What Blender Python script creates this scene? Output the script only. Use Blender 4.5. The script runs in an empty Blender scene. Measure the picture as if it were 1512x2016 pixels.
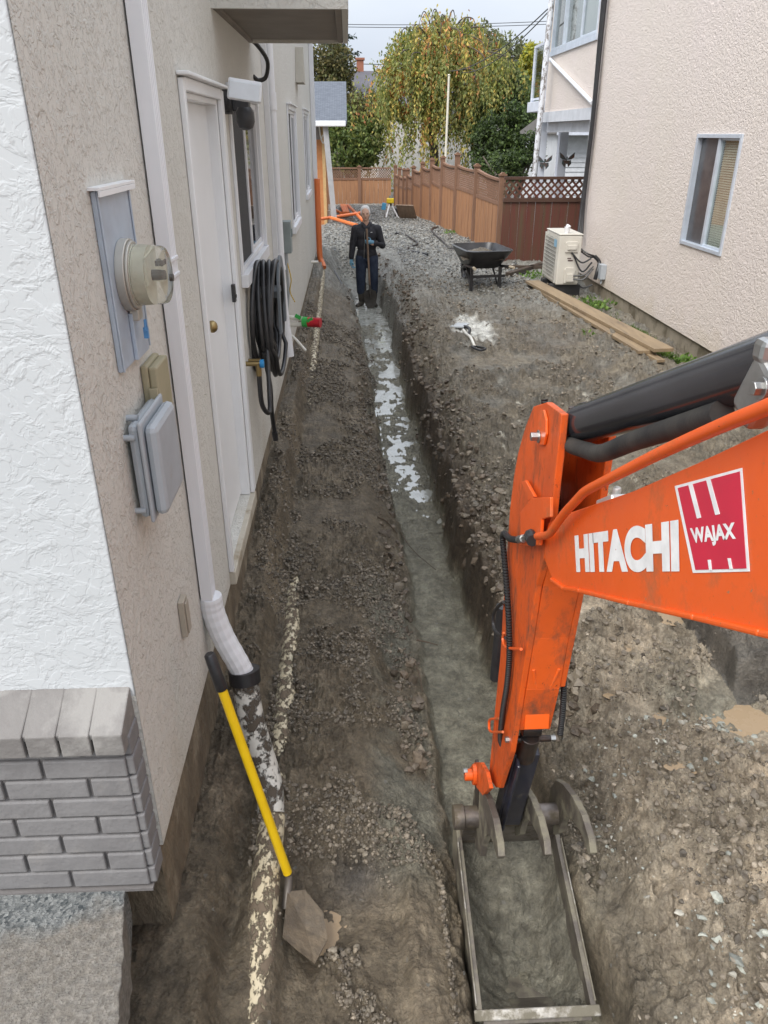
import bpy, bmesh, math, random
import numpy as np
from mathutils import Vector, Matrix
random.seed(7)
rng = np.random.default_rng(11)
R = math.radians
SC = bpy.context.scene
COL = SC.collection

# ---------------------------------------------------------------- camera
FPX = 1495.0; PITCH = R(26.5); YAW = R(-2.5)
cam_d = bpy.data.cameras.new("camera")
cam = bpy.data.objects.new("camera", cam_d); COL.objects.link(cam)
cam.rotation_euler = (math.pi/2 - PITCH, 0, YAW)
cam.location = (0, 0, 0)
cam_d.sensor_width = 36; cam_d.lens = FPX * 36 / 2016
cam_d.clip_start = 0.05; cam_d.clip_end = 2000
SC.camera = cam
# ---------------------------------------------------------------- world
SUN_EL, SUN_AZ = R(50), R(218)
w = bpy.data.worlds.new("World"); SC.world = w; w.use_nodes = True
nt = w.node_tree; nt.nodes.clear()
out = nt.nodes.new('ShaderNodeOutputWorld'); bg = nt.nodes.new('ShaderNodeBackground')
sky = nt.nodes.new('ShaderNodeTexSky'); sky.sky_type = 'NISHITA'; sky.sun_disc = False
sky.sun_elevation = SUN_EL; sky.sun_rotation = SUN_AZ; sky.dust_density = 4; sky.air_density = 1
tc = nt.nodes.new('ShaderNodeTexCoord'); mp = nt.nodes.new('ShaderNodeMapping'); mp.inputs['Scale'].default_value = (1, 1, 2.6)
nz = nt.nodes.new('ShaderNodeTexNoise'); nz.inputs['Scale'].default_value = 2.2; nz.inputs['Detail'].default_value = 5
cr = nt.nodes.new('ShaderNodeValToRGB')
cr.color_ramp.elements[0].position = .3; cr.color_ramp.elements[0].color = (4.9, 5.4, 6.3, 1)
cr.color_ramp.elements[1].position = .7; cr.color_ramp.elements[1].color = (6.6, 6.9, 7.3, 1)
mx = nt.nodes.new('ShaderNodeMix'); mx.data_type = 'RGBA'; mx.inputs[0].default_value = .88
nt.links.new(tc.outputs['Generated'], mp.inputs['Vector']); nt.links.new(mp.outputs[0], nz.inputs['Vector'])
nt.links.new(nz.outputs['Fac'], cr.inputs[0]); nt.links.new(sky.outputs[0], mx.inputs[6]); nt.links.new(cr.outputs[0], mx.inputs[7])
sxz = nt.nodes.new('ShaderNodeSeparateXYZ'); nt.links.new(tc.outputs['Generated'], sxz.inputs[0])
mr = nt.nodes.new('ShaderNodeMapRange'); mr.inputs['From Min'].default_value = 0; mr.inputs['From Max'].default_value = 1; mr.inputs['To Min'].default_value = .64; mr.inputs['To Max'].default_value = 1.75
nt.links.new(sxz.outputs[2], mr.inputs['Value'])
mg = nt.nodes.new('ShaderNodeVectorMath'); mg.operation = 'SCALE'; nt.links.new(mx.outputs[2], mg.inputs[0]); nt.links.new(mr.outputs[0], mg.inputs['Scale'])
nt.links.new(mg.outputs[0], bg.inputs[0]); bg.inputs[1].default_value = .1; nt.links.new(bg.outputs[0], out.inputs[0])
# ---------------------------------------------------------------- sun (overcast)
sd = bpy.data.lights.new("sun", 'SUN'); sd.energy = 1.5; sd.angle = R(35); sd.color = (1, .96, .9)
so = bpy.data.objects.new("sun", sd); COL.objects.link(so)
so.rotation_euler = (math.pi/2 - SUN_EL, 0, -SUN_AZ + math.pi)
SC.view_settings.view_transform = 'Standard'; SC.view_settings.look = 'None'
SC.view_settings.exposure = 1.03; SC.view_settings.gamma = 1

# ---------------------------------------------------------------- helpers
def ray(u, v):
    x = (u-756)/FPX; z = -(v-1008)/FPX
    y2 = math.cos(PITCH) + z*math.sin(PITCH); z2 = -math.sin(PITCH) + z*math.cos(PITCH)
    return Vector((x*math.cos(YAW)-y2*math.sin(YAW), x*math.sin(YAW)+y2*math.cos(YAW), z2))
def pw(u, v, x=None, y=None, z=None):
    d = ray(u, v)
    t = x/d.x if x is not None else (y/d.y if y is not None else z/d.z)
    return d*t

class NT:
    def __init__(s, m): s.n = m.node_tree.nodes; s.l = m.node_tree.links
    def new(s, t, **k):
        n = s.n.new(t)
        for a, b in k.items():
            if a in n.inputs: n.inputs[a].default_value = b
            else: setattr(n, a, b)
        return n
    def noise(s, vec, scale, detail=4, rough=.55, dist=0):
        n = s.new('ShaderNodeTexNoise'); n.inputs['Scale'].default_value = scale; n.inputs['Detail'].default_value = detail
        n.inputs['Roughness'].default_value = rough; n.inputs['Distortion'].default_value = dist; s.l.new(vec, n.inputs['Vector']); return n.outputs['Fac']
    def ramp(s, f, a, b, ca=(0,0,0,1), cb=(1,1,1,1)):
        n = s.new('ShaderNodeValToRGB'); e = n.color_ramp.elements
        e[0].position = a; e[1].position = b; e[0].color = ca; e[1].color = cb; s.l.new(f, n.inputs[0]); return n.outputs[0]
    def mix(s, f, a, b, mode='MIX'):
        n = s.new('ShaderNodeMix'); n.data_type = 'RGBA'; n.blend_type = mode
        for i, q in ((0, f), (6, a), (7, b)):
            if hasattr(q, 'links'): s.l.new(q, n.inputs[i])
            else: n.inputs[i].default_value = q if i == 0 else ((*q, 1) if len(q) == 3 else q)
        return n.outputs[2]
    def math(s, op, a, b=0.):
        n = s.new('ShaderNodeMath'); n.operation = op
        for i, q in enumerate((a, b)):
            if hasattr(q, 'links'): s.l.new(q, n.inputs[i])
            else: n.inputs[i].default_value = q
        return n.outputs[0]
    def pos(s, sc=(1,1,1), rot=(0,0,0), obj=False):
        if obj: o = s.new('ShaderNodeTexCoord').outputs['Object']
        else: o = s.new('ShaderNodeNewGeometry').outputs['Position']
        m = s.new('ShaderNodeMapping'); m.inputs['Scale'].default_value = sc; m.inputs['Rotation'].default_value = rot
        s.l.new(o, m.inputs['Vector']); return m.outputs[0]
    def bump(s, h, strength, dist, nrm=None):
        n = s.new('ShaderNodeBump'); n.inputs['Strength'].default_value = strength; n.inputs['Distance'].default_value = dist
        s.l.new(h, n.inputs['Height'])
        if nrm: s.l.new(nrm, n.inputs['Normal'])
        return n.outputs[0]
def base_mat(name, col, rough=.6, metal=0., spec=.5):
    m = bpy.data.materials.new(name); m.use_nodes = True
    b = m.node_tree.nodes['Principled BSDF']
    b.inputs['Base Color'].default_value = (*col, 1); b.inputs['Roughness'].default_value = rough
    b.inputs['Metallic'].default_value = metal; b.inputs['Specular IOR Level'].default_value = spec
    return m, b, NT(m)
def M(name, col, rough=.6, metal=0., col2=None, vs=6., bump=0., bs=60., dirt=None, ds=5., dlo=.5, dhi=.62, stretch=(1,1,1), spec=.5, rvar=0., bd=.004):
    m, b, t = base_mat(name, col, rough, metal, spec)
    c2 = col2 or tuple(c*.82 for c in col)
    p = t.pos(stretch)
    f = t.ramp(t.noise(p, vs, 6, .6), .35, .68)
    c = t.mix(f, col, c2)
    if dirt:
        df = t.ramp(t.noise(p, ds, 8, .65), dlo, dhi)
        c = t.mix(df, c, dirt)
        r = t.mix(df, (rough,)*3, (.85,)*3); t.l.new(r, b.inputs['Roughness'])
    elif rvar:
        r = t.ramp(t.noise(p, vs*1.7, 5), .3, .7, (rough-rvar,)*3+(1,), (rough+rvar,)*3+(1,)); t.l.new(r, b.inputs['Roughness'])
    t.l.new(c, b.inputs['Base Color'])
    if bump: t.l.new(t.bump(t.noise(p, bs, 5, .6), bump, bd), b.inputs['Normal'])
    return m

class MB:
    def __init__(s): s.v = []; s.f = []
    def add(s, vs, fs):
        o = len(s.v); s.v += [tuple(p) for p in vs]; s.f += [[i+o for i in f] for f in fs]; return s
    def box(s, c, d, rz=0, mat=None):
        hx, hy, hz = d[0]/2, d[1]/2, d[2]/2
        vs = [Vector((a*hx, b*hy, e*hz)) for a in (-1,1) for b in (-1,1) for e in (-1,1)]
        Rm = mat if mat is not None else Matrix.Rotation(rz, 3, 'Z')
        vs = [Rm @ p + Vector(c) for p in vs]
        return s.add(vs, [(0,1,3,2),(4,6,7,5),(0,4,5,1),(2,3,7,6),(0,2,6,4),(1,5,7,3)])
    def bb(s, x0, x1, y0, y1, z0, z1):
        return s.box(((x0+x1)/2, (y0+y1)/2, (z0+z1)/2), (abs(x1-x0), abs(y1-y0), abs(z1-z0)))
    def tube(s, pts, r, n=12, cap=True, flat=None):
        pts = [Vector(p) for p in pts]; N = len(pts)
        rs = r if hasattr(r, '__len__') else [r]*N
        t0 = (pts[1]-pts[0]).normalized()
        u = t0.orthogonal().normalized(); vs = []; fs = []
        for i, p in enumerate(pts):
            t = (pts[min(i+1, N-1)]-pts[max(i-1, 0)]).normalized()
            u = (u - t*u.dot(t)).normalized(); w_ = t.cross(u)
            for k in range(n):
                a = 2*math.pi*k/n
                vs.append(p + (u*math.cos(a)+w_*math.sin(a))*rs[i])
        for i in range(N-1):
            for k in range(n):
                a = i*n+k; b = i*n+(k+1) % n
                fs.append((a, b, b+n, a+n))
        if cap: fs.append(tuple(range(n))[::-1]); fs.append(tuple((N-1)*n+k for k in range(n)))
        return s.add(vs, fs)
    def cyl(s, a, b, r, r2=None, n=20): return s.tube([a, b], [r, r if r2 is None else r2], n)
    def prism(s, poly, axis, a, b):
        n = len(poly); P = lambda q, d: {'x': (d, q[0], q[1]), 'y': (q[0], d, q[1]), 'z': (q[0], q[1], d)}[axis]
        vs = [P(q, a) for q in poly]+[P(q, b) for q in poly]
        return s.add(vs, [tuple(range(n))[::-1], tuple(range(n, 2*n))]+[(i, (i+1) % n, (i+1) % n+n, i+n) for i in range(n)])
    def ell(s, c, r, n=12, m=8, Rm=None):
        vs = []; fs = []
        Rm = Rm or Matrix.Identity(3)
        for j in range(1, m):
            th = math.pi*j/m
            for k in range(n):
                a = 2*math.pi*k/n
                vs.append(Rm @ Vector((r[0]*math.sin(th)*math.cos(a), r[1]*math.sin(th)*math.sin(a), r[2]*math.cos(th)))+Vector(c))
        T = len(vs); vs.append(Rm @ Vector((0,0,r[2]))+Vector(c)); vs.append(Rm @ Vector((0,0,-r[2]))+Vector(c))
        for j in range(m-2):
            for k in range(n):
                a = j*n+k; b = j*n+(k+1) % n; fs.append((a, a+n, b+n, b))
        for k in range(n):
            fs.append((T, k, (k+1) % n)); fs.append((T+1, (m-2)*n+(k+1) % n, (m-2)*n+k))
        return s.add(vs, fs)
    def build(s, name, mat, parent=None, bevel=0, smooth=False, remesh=0, fix=True):
        me = bpy.data.meshes.new(name); me.from_pydata(s.v, [], s.f)
        if fix:
            bm = bmesh.new(); bm.from_mesh(me); bmesh.ops.recalc_face_normals(bm, faces=bm.faces); bm.to_mesh(me); bm.free()
        me.materials.append(mat)
        o = bpy.data.objects.new(name, me); COL.objects.link(o)
        if remesh:
            q = o.modifiers.new('fuse', 'REMESH'); q.mode = 'VOXEL'; q.voxel_size = remesh; q.use_smooth_shade = True
            q = o.modifiers.new('smooth', 'SMOOTH'); q.factor = .6; q.iterations = 4
        if bevel:
            q = o.modifiers.new('bevel', 'BEVEL'); q.width = bevel; q.segments = 2; q.limit_method = 'ANGLE'; q.angle_limit = R(40)
        if smooth:
            for p in me.polygons: p.use_smooth = True
            if not remesh: me.set_sharp_from_angle(angle=R(42))
        if parent: o.parent = parent; o.matrix_parent_inverse = parent.matrix_world.inverted() if False else Matrix.Translation(-parent.location)
        return o
def tag(o, label=None, cat=None, group=None, kind=None):
    if label: o['label'] = label
    if cat: o['category'] = cat
    if group: o['group'] = group
    if kind: o['kind'] = kind
    return o
def thing(name, label, cat, loc=(0,0,0), group=None):
    o = bpy.data.objects.new(name, None); COL.objects.link(o); o.location = loc; o.empty_display_size = .1
    return tag(o, label, cat, group)
def spline(pts, n=8):
    P = [Vector(p) for p in pts]; P = [P[0]*2-P[1]]+P+[P[-1]*2-P[-2]]; o = []
    for i in range(1, len(P)-2):
        a, b, c, d = P[i-1:i+3]
        for k in range(n):
            t = k/n
            o.append(.5*((2*b)+(c-a)*t+(2*a-5*b+4*c-d)*t*t+(3*b-a-3*c+d)*t**3))
    o.append(P[-2]); return o
def npmesh(name, V, F, mat, parent=None, smooth=False, col=None):
    """V (n,3) array, F (m,k) array of equal-sided faces."""
    me = bpy.data.meshes.new(name); k = F.shape[1]
    me.vertices.add(len(V)); me.vertices.foreach_set('co', V.astype(np.float32).ravel())
    me.loops.add(F.size); me.loops.foreach_set('vertex_index', F.astype(np.int32).ravel())
    me.polygons.add(len(F)); me.polygons.foreach_set('loop_start', np.arange(0, F.size, k, dtype=np.int32))
    me.polygons.foreach_set('loop_total', np.full(len(F), k, dtype=np.int32))
    me.polygons.foreach_set('use_smooth', np.full(len(F), smooth))
    me.update(calc_edges=True)
    if col is not None:
        a = me.color_attributes.new('col', 'FLOAT_COLOR', 'POINT')
        a.data.foreach_set('color', (col if col.shape[1] == 4 else np.concatenate([col, np.ones((len(col), 1))], 1)).astype(np.float32).ravel())
    me.materials.append(mat)
    o = bpy.data.objects.new(name, me); COL.objects.link(o)
    if parent: o.parent = parent; o.matrix_parent_inverse = Matrix.Translation(-parent.location)
    return o
# numpy noise
def _h(ix, iy, seed):
    n = (ix.astype(np.int64)*374761393 + iy.astype(np.int64)*668265263 + seed*1442695041) & 0xffffffff
    n = ((n ^ (n >> 13))*1274126177) & 0xffffffff
    n = ((n ^ (n >> 16))*2246822519) & 0xffffffff
    return ((n ^ (n >> 15)) & 0xffffff)/float(0x1000000)
def perlin(x, y, seed=0):
    ix = np.floor(x); iy = np.floor(y); fx = x-ix; fy = y-iy
    def g(a, b):
        t = _h(ix+a, iy+b, seed)*2*np.pi
        return np.cos(t)*(fx-a)+np.sin(t)*(fy-b)
    u = fx*fx*fx*(fx*(fx*6-15)+10); v = fy*fy*fy*(fy*(fy*6-15)+10)
    return ((g(0,0)*(1-u)+g(1,0)*u)*(1-v)+(g(0,1)*(1-u)+g(1,1)*u)*v)*1.5
def fbm(x, y, o=4, seed=0):
    s = 0; a = 1; t = 0
    for i in range(o):
        s = s+a*perlin(x*2**i+i*17.3, y*2**i+i*9.1, seed+i); t += a; a *= .5
    return s/t
def worley(x, y, seed=0):
    ix = np.floor(x); iy = np.floor(y); d1 = np.full(x.shape, 9.); idr = np.zeros(x.shape)
    for a in (-1,0,1):
        for b in (-1,0,1):
            cx = ix+a; cy = iy+b
            px = cx+.15+.7*_h(cx, cy, seed); py = cy+.15+.7*_h(cx, cy, seed+7)
            d = np.hypot(px-x, py-y); m = d < d1
            d1 = np.where(m, d, d1); idr = np.where(m, _h(cx, cy, seed+3), idr)
    return d1, idr
def sst(a, b, x):
    t = np.clip((x-a)/(b-a), 0, 1); return t*t*(3-2*t)

# ---------------------------------------------------------------- ground height
WALL = -0.62
PUDDLES = []
for (u, v, rx, ry) in ((1430,1420,.15,.085), (1300,1415,.05,.03), (1345,1518,.05,.025), (1515,1420,.07,.05), (1325,1215,.10,.07), (640,1845,.06,.09), (1185,975,.10,.12), (1243,1290,.03,.03), (1215,1365,.04,.02)):
    p = pw(u, v, z=-2.31 if u > 1000 else -2.67); PUDDLES.append((p.x, p.y, rx, ry))
def smear(x, y):
    m = sst(.06, .24, fbm(x*1.5+3, y*1.25, 3, 801))*(1-sst(11, 13, y))
    return np.maximum(m, (1-sst(1.9, 2.3, y))*(x < .3)*sst(-.25, .0, fbm(x*3, y*3, 3, 802)))
def hgt(x, y, fine=True):
    x = np.asarray(x, float); y = np.asarray(y, float); I = np.interp
    rs = sst(.5, .65, x)
    jx = x + .035*fbm(x*2.5, y*2.0, 3, 5) + .022*perlin(x*9, y*8, 9) + rs*(.075*fbm(x*4+7, y*2.6, 4, 6)+.07*perlin(x*1.5, y*1.1, 8))
    near = 1-sst(4, 7, y)
    xl = I(y, [0,5,6.65,9,12.4,15,16.5,18], [.37,.35,.24,.2,.15,.02,-.12,-.25])
    xr = I(y, [0,4,5.2,6.5,9,12.7,14.8,16,18], [.815,.80,.74,.72,.67,.67,.57,.42,.12])
    zw = I(y, [0,1.6,3.2,4.5,6,12], [-2.5,-2.42,-2.38,-2.25,-2.2,-2.15])
    zp = I(y, [1,4,7,9,16], [-2.545,-2.515,-2.44,-2.36,-2.32])
    zm = I(y, [1,3,6,9,12,16], [-2.62,-2.58,-2.52,-2.5,-2.6,-2.6])
    ze = I(y, [1,3,4,6,8,12], [-2.64,-2.80,-2.86,-2.78,-2.75,-2.86])
    fl = -2.94 + .02*fbm(x*2, y*1.5, 3, 21)
    # left profile
    t1 = sst(-.53, -.45, jx); t2 = np.clip((jx+.4)/.4, 0, 1); t3 = np.clip(jx/np.maximum(xl, .05), 0, 1)**(1.6-.6*sst(2.1, 2.5, y)*(1-sst(4, 5, y)))
    hl = np.where(jx < -.4, zw*(1-t1)+zp*t1, np.where(jx < 0, zp*(1-t2)+zm*t2, zm*(1-t3)+ze*t3))
    hl = np.where((xl < .05) & (jx > -.4), zp+(ze-zp)*np.clip((jx+.4)/(xl+.4), 0, 1), hl)
    # right profile
    lip = I(y, [0,2.4,3.5,14,18], [-2.62,-2.56,-2.46,-2.46,-2.4])
    wd = I(y, [0,2.2,3,4.6,6,15], [.45,.4,.3,.34,.22,.25])
    top = -2.3 + .05*fbm(x*.8, y*.5, 3, 31) - .09*sst(3.3, 3.75, x)*(1-sst(12.8, 13.6, y))
    tr = sst(0, 1, (jx-xr-.07)/wd)
    hr = lip*(1-tr)+top*tr
    hr = hr + .17*np.exp(-((x-1.15)/.34)**2-((y-12.6)/2.4)**2) + .10*np.exp(-((x-1.3)/.3)**2-((y-15.5)/1.5)**2)
    eL = sst(0, .07, jx-xl); eR = sst(-.03, .06, jx-xr)
    h = hl*(1-eL)+fl*eL
    h = h*(1-eR)+hr*eR
    # end of trench and spoil / gravel beyond it
    gz = -2.32 + .26*np.exp(-((y-20.3)/1.6)**2-((x-.0)/1.6)**2) + .05*fbm(x*.7, y*.4, 3, 41)
    ey = sst(17.5, 18.5, y + .35*fbm(x*1.5, y*.3, 3, 51) + np.clip(-x-.3, 0, 1)*2.5)
    h = h*(1-ey)+gz*ey
    # tidy: pipe trench near, slope towards bucket
    h = h - .09*np.exp(-((x+.50)/.05)**2)*sst(1.6, 1.8, y)*(1-sst(2.3, 2.6, y))
    h = h - .055*(1-sst(2.22, 2.30, y+.05*perlin(x*9, y*3, 15)))*sst(-.32, -.26, x)*(1-sst(.12, .2, x))
    h = h - .022*np.exp(-((x+.375)/.05)**2)*sst(2.5, 2.8, y)*(1-sst(4., 4.4, y))
    h = h - .07*np.exp(-((x+.10)/.2)**2-((y-2.0)/.2)**2) - .05*np.exp(-((x+.2)/.07)**2-((y-1.78)/.1)**2)
    # cavity in the left bank
    h = h - .22*np.exp(-((x-.16)/.06)**2-((y-8.2)/.5)**2) - .12*np.exp(-((x-.2)/.07)**2-((y-3.55)/.22)**2)
    # dark cut block of clay at the right, beneath the boom
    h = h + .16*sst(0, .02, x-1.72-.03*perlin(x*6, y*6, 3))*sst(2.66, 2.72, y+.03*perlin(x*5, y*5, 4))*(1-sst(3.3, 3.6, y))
    far = sst(22, 30, y)
    if fine:
        onfloor = eL*(1-eR)*(1-ey)
        rough = 1-.72*onfloor*(1-sst(5.2, 6.5, y)*(1-sst(12, 14, y))*.3)
        sm = smear(x, y); rough = rough*(1-.72*sm)
        A = 1-.5*far
        side = np.where(x > .9, 1., .75)
        h = h + rough*A*(.052*fbm(x*3.2, y*2.6, 4, 61)*side + .026*fbm(x*14, y*11, 3, 71))
        rdg = 1-np.abs(fbm(x*6+2, y*5, 4, 77))*2.2
        h = h + rough*A*.030*np.clip(rdg, 0, 1)**2*side
        rdg = 1-np.abs(fbm(x*15+2, y*12, 3, 78))*2.4
        h = h + rough*A*.020*np.clip(rdg, 0, 1)**2*side*(1-sst(9, 13, y))
        d, i = worley(x*19, y*16, 81); msk = sst(-.1, .3, fbm(x*1.3, y*1.3, 2, 91))
        h = h + rough*A*(.020*np.clip(.48-d, 0, 1)*(.3+i)*(.35+msk))
        d, i = worley(x*44, y*38, 83)
        h = h + rough*A*.008*np.clip(.5-d, 0, 1)*(.3+i*1.2)*2*(1-sst(6, 9, y))
        # clods fallen on bank crown
        d, i = worley(x*7+3, y*6, 85)
        h = h + rough*A*.07*np.clip(.36-d, 0, 1)*(i > .45)*2*(x > .6)
        wx = x+.05*fbm(x*7, y*7, 2, 140); wy = y+.05*fbm(x*7, y*7, 2, 141)
        rt = sst(.72, .95, x)*(1-sst(13, 16, y)); lf = 1-rt
        d, i = worley(wx*5.5, wy*5., 142); h = h + rough*rt*.040*(i-.5)
        d, i = worley(wx*12, wy*11., 143); h = h + rough*(rt*.030+lf*.012)*(i-.5)
        d, i = worley(wx*27, wy*25., 144); h = h + rough*(.016)*(i-.5)*(1-sst(7, 10, y))
        # footprints / ridges of the wet trench floor
        d, i = worley(x*9+.5*perlin(x*6, y*6, 2), y*5.5+.4*perlin(x*5, y*5, 12), 87)
        h = h + onfloor*.030*(1-sst(4.6, 6.4, y+.35*fbm(x*3, y*2, 3, 89))) + onfloor*sst(5., 6., y)*(.026*(d-.36-.0*y)-.006*sst(8, 10, y)) + onfloor*.006*fbm(x*9, y*5, 3, 88)
    for (px, py, rx, ry) in PUDDLES:
        q = ((x-px)/rx)**2+((y-py)/ry)**2
        h = h - .035*np.exp(-q*.55)
    return h
def gh(x, y, fine=True): return float(hgt(np.array([x]), np.array([y]), fine)[0])

def soil_colour(x, y, h):
    brown = np.array([.182,.150,.106]); right = np.array([.225,.195,.148]); grav = np.array([.27,.27,.25])
    sandy = np.array([.255,.24,.185]); pale = np.array([.60,.50,.38]); dark = np.array([.15,.125,.095]); green = np.array([.24,.235,.19])
    def mixc(c, k, f): return c*(1-f[:, None])+k*f[:, None]
    c = np.tile(brown, (len(x), 1))
    c = mixc(c, right, sst(.75, 1.0, x))
    n1 = fbm(x*1.1, y*.9, 4, 101); n2 = fbm(x*2.7, y*2.2, 4, 111); n3 = fbm(x*7, y*6, 3, 121)
    c = mixc(c, np.array([.29,.24,.175]), sst(.0, .4, n2)*(x < .75)*.6)
    c = mixc(c, np.array([.38,.325,.25]), sst(.9, 1.15, x)*(1-sst(2.8, 4.2, y))*.9)
    c = mixc(c, pale, sst(-.2, .3, n2+.15*n3)*sst(.95, 1.2, x)*(1-sst(3.2, 5.5, y))*.85)
    c = mixc(c, green*1.1, sst(.05, .3, n1)*sst(.8, .9, x)*(1-sst(1.5, 2.3, x))*(1-sst(2.4, 3.2, y))*.9)
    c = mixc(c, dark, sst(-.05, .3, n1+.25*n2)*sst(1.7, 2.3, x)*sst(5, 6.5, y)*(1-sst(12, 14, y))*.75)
    c = mixc(c, grav*.7, sst(-.1, .3, n2)*sst(.9, 1.3, x)*sst(5, 7, y)*.5)
    fl = 1-sst(-2.90, -2.80, h)
    c = mixc(c, sandy, fl)
    c = mixc(c, green*.9, sst(.0, .15, x)*(1-sst(.3, .4, x))*sst(1.9, 2.2, y)*(1-sst(4., 4.6, y))*sst(-.25, .1, n2)*.85)
    # trench walls: reddish brown subsoil below the grey fill
    wl = sst(.6, .7, x)*(1-sst(1., 1.15, x))*sst(-2.85, -2.78, h)*(1-sst(-2.45, -2.36, h))*sst(3, 4, y)
    c = mixc(c, np.array([.085,.062,.042]), wl*.85)
    g = sst(11, 15, y + 2.5*n1 + (x > .6)*1.5 - (x < 0)*1.0)
    c = mixc(c, grav, g*.9)
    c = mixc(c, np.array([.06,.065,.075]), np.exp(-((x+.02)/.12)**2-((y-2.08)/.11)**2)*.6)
    # spilled white powder
    pq = np.exp(-((x-1.62)/.24)**2-((y-9.95)/.75)**2)
    c = mixc(c, np.array([.72,.72,.68]), sst(.2, .62, pq+.45*n3+.2*n2)*(pq > .03))
    c = mixc(c, np.array([.6,.58,.5]), sst(.33, .42, n3*.7+n2*.5)*sst(.9, 1.1, x)*sst(4.6, 5.2, y)*(1-sst(7, 8, y))*.7)
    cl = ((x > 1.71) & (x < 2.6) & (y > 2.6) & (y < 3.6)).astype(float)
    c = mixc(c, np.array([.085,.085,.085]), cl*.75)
    c = c*(1-.10*smear(x, y)[:, None]*(x < .8)[:, None]+.12*smear(x, y)[:, None]*(x > .8)[:, None])
    c = c*(1+.35*n3[:, None]+.25*fbm(x*23, y*20, 2, 131)[:, None])
    wet = fl*sst(0., .15, x+.3)*(1-sst(.95, 1.1, x))*sst(1.2, 1.5, y)
    return np.concatenate([np.clip(c, .01, .9), 1-wet[:, None]*(.12+.88*sst(4.8, 5.6, y)[:, None]*(1-sst(13, 15, y))[:, None])], 1)

# ---------------------------------------------------------------- ground mesh
def soil_mat(name='soil'):
    m, b, t = base_mat(name, (.2,.2,.2), .6)
    a = t.new('ShaderNodeVertexColor'); a.layer_name = 'col'
    p = t.pos()
    n1 = t.noise(p, 38, 8, .7); n2 = t.noise(p, 140, 4, .6)
    c = t.mix(1., a.outputs[0], t.ramp(n1, .3, .72, (.62,.62,.62,1), (1.42,1.40,1.34,1)), 'MULTIPLY'); c = t.mix(1., c, t.ramp(t.noise(p, 9, 8, .75), .36, .64, (.66,.64,.62,1), (1.3,1.3,1.3,1)), 'MULTIPLY')
    vo = t.new('ShaderNodeTexVoronoi'); vo.inputs['Scale'].default_value = 75; t.l.new(p, vo.inputs['Vector'])
    c = t.mix(t.ramp(vo.outputs['Color'], .94, .96), c, (.26,.25,.22))
    t.l.new(c, b.inputs['Base Color'])
    rr = t.ramp(t.noise(p, 5, 6, .7), .35, .65, (.30,)*3+(1,), (.70,)*3+(1,)); rr = t.mix(a.outputs['Alpha'], t.ramp(t.noise(p, 7, 4, .6), .4, .6, (.16,)*3+(1,), (.38,)*3+(1,)), rr); t.l.new(rr, b.inputs['Roughness'])
    n0 = t.noise(p, 11, 10, .78, .4); n = t.bump(n0, .8, .06); n = t.bump(n1, .8, .022, n); n = t.bump(n2, .7, .010, n); n = t.bump(vo.outputs['Distance'], .5, .006, n)
    t.l.new(n, b.inputs['Normal']); return m
SOIL = soil_mat()
ys = [-60, -10, 0, .6]; y = .95
while y < 36: ys.append(y); y += min(max(.0062, .0009*y*y), .12)
ys += [37, 40, 50, 80, 200, 900]; ys = np.array(ys)
NX1 = 620
def xrow(y):
    xm = -.86 if y < 15.3 else -.86-min((y-15.3)*2.5, 6)
    x1 = np.linspace(xm, 1.3+min(y, 30)*.03, NX1)
    x2 = x1[-1] + (np.linspace(0, 1, 300)[1:]**1.35)*max(1.0, min(y, 34)*.62-1.0+.6)
    return np.concatenate([[-900, -60, -9], x1, x2, [x2[-1]+3, x2[-1]+12, 900]])
X = np.array([xrow(q) for q in ys]); Y = np.repeat(ys[:, None], X.shape[1], 1)
xf = X.ravel(); yf = Y.ravel(); H = hgt(xf, yf)
outside = (np.abs(xf) > 25) | (yf > 60) | (yf < 0); H[outside] = -2.45
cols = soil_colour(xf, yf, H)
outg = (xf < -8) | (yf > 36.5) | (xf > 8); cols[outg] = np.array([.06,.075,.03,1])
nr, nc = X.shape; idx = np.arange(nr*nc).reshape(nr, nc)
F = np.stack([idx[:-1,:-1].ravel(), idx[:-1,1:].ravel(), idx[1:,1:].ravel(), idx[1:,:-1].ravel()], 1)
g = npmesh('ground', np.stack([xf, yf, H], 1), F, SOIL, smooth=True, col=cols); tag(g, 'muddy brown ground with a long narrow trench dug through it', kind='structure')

# water in trench and puddles
def water_mat(name, col, rough, ior):
    m, b, t = base_mat(name, col, rough); b.inputs['IOR'].default_value = ior
    n = t.noise(t.pos((1,1,1)), 9, 3); t.l.new(t.bump(n, .25, .01), b.inputs['Normal']); t.l.new(t.ramp(t.noise(t.pos(), 10, 6, .7), .42, .60, (rough,)*3+(1,), (rough+.30,)*3+(1,)), b.inputs['Roughness']); return m
WATER = water_mat('trench_water', (.38,.38,.34), .05, 2.5)
PUD = water_mat('puddle_water', (.33,.245,.155), .12, 1.4)
mb = MB()
L = [(-.02,15.6),(.05,14.5),(.12,12.4),(.17,9),(.21,6.65),(.26,5.35),(.31,4.4),(.33,3.6)]; Rr = [(.82,3.6),(.80,4.4),(.76,5.35),(.74,6.5),(.69,9),(.69,12.7),(.6,14.5),(.5,15.6)]
mb.add([(a, b, -2.936) for a, b in L+Rr], [tuple(range(len(L+Rr)))])
tag(mb.build('water', WATER), 'shallow cloudy water lying along the trench floor', kind='structure')
def puddle(px, py, rx, ry, z, nm='puddle'):
    mb = MB(); mb.add([(px+rx*1.5*math.cos(a)*(1+.15*math.sin(3*a)), py+ry*1.5*math.sin(a), z) for a in [2*math.pi*k/28 for k in range(28)]], [tuple(range(28))])
    return tag(mb.build(nm, PUD), 'brown puddle in the mud', kind='structure')
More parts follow.
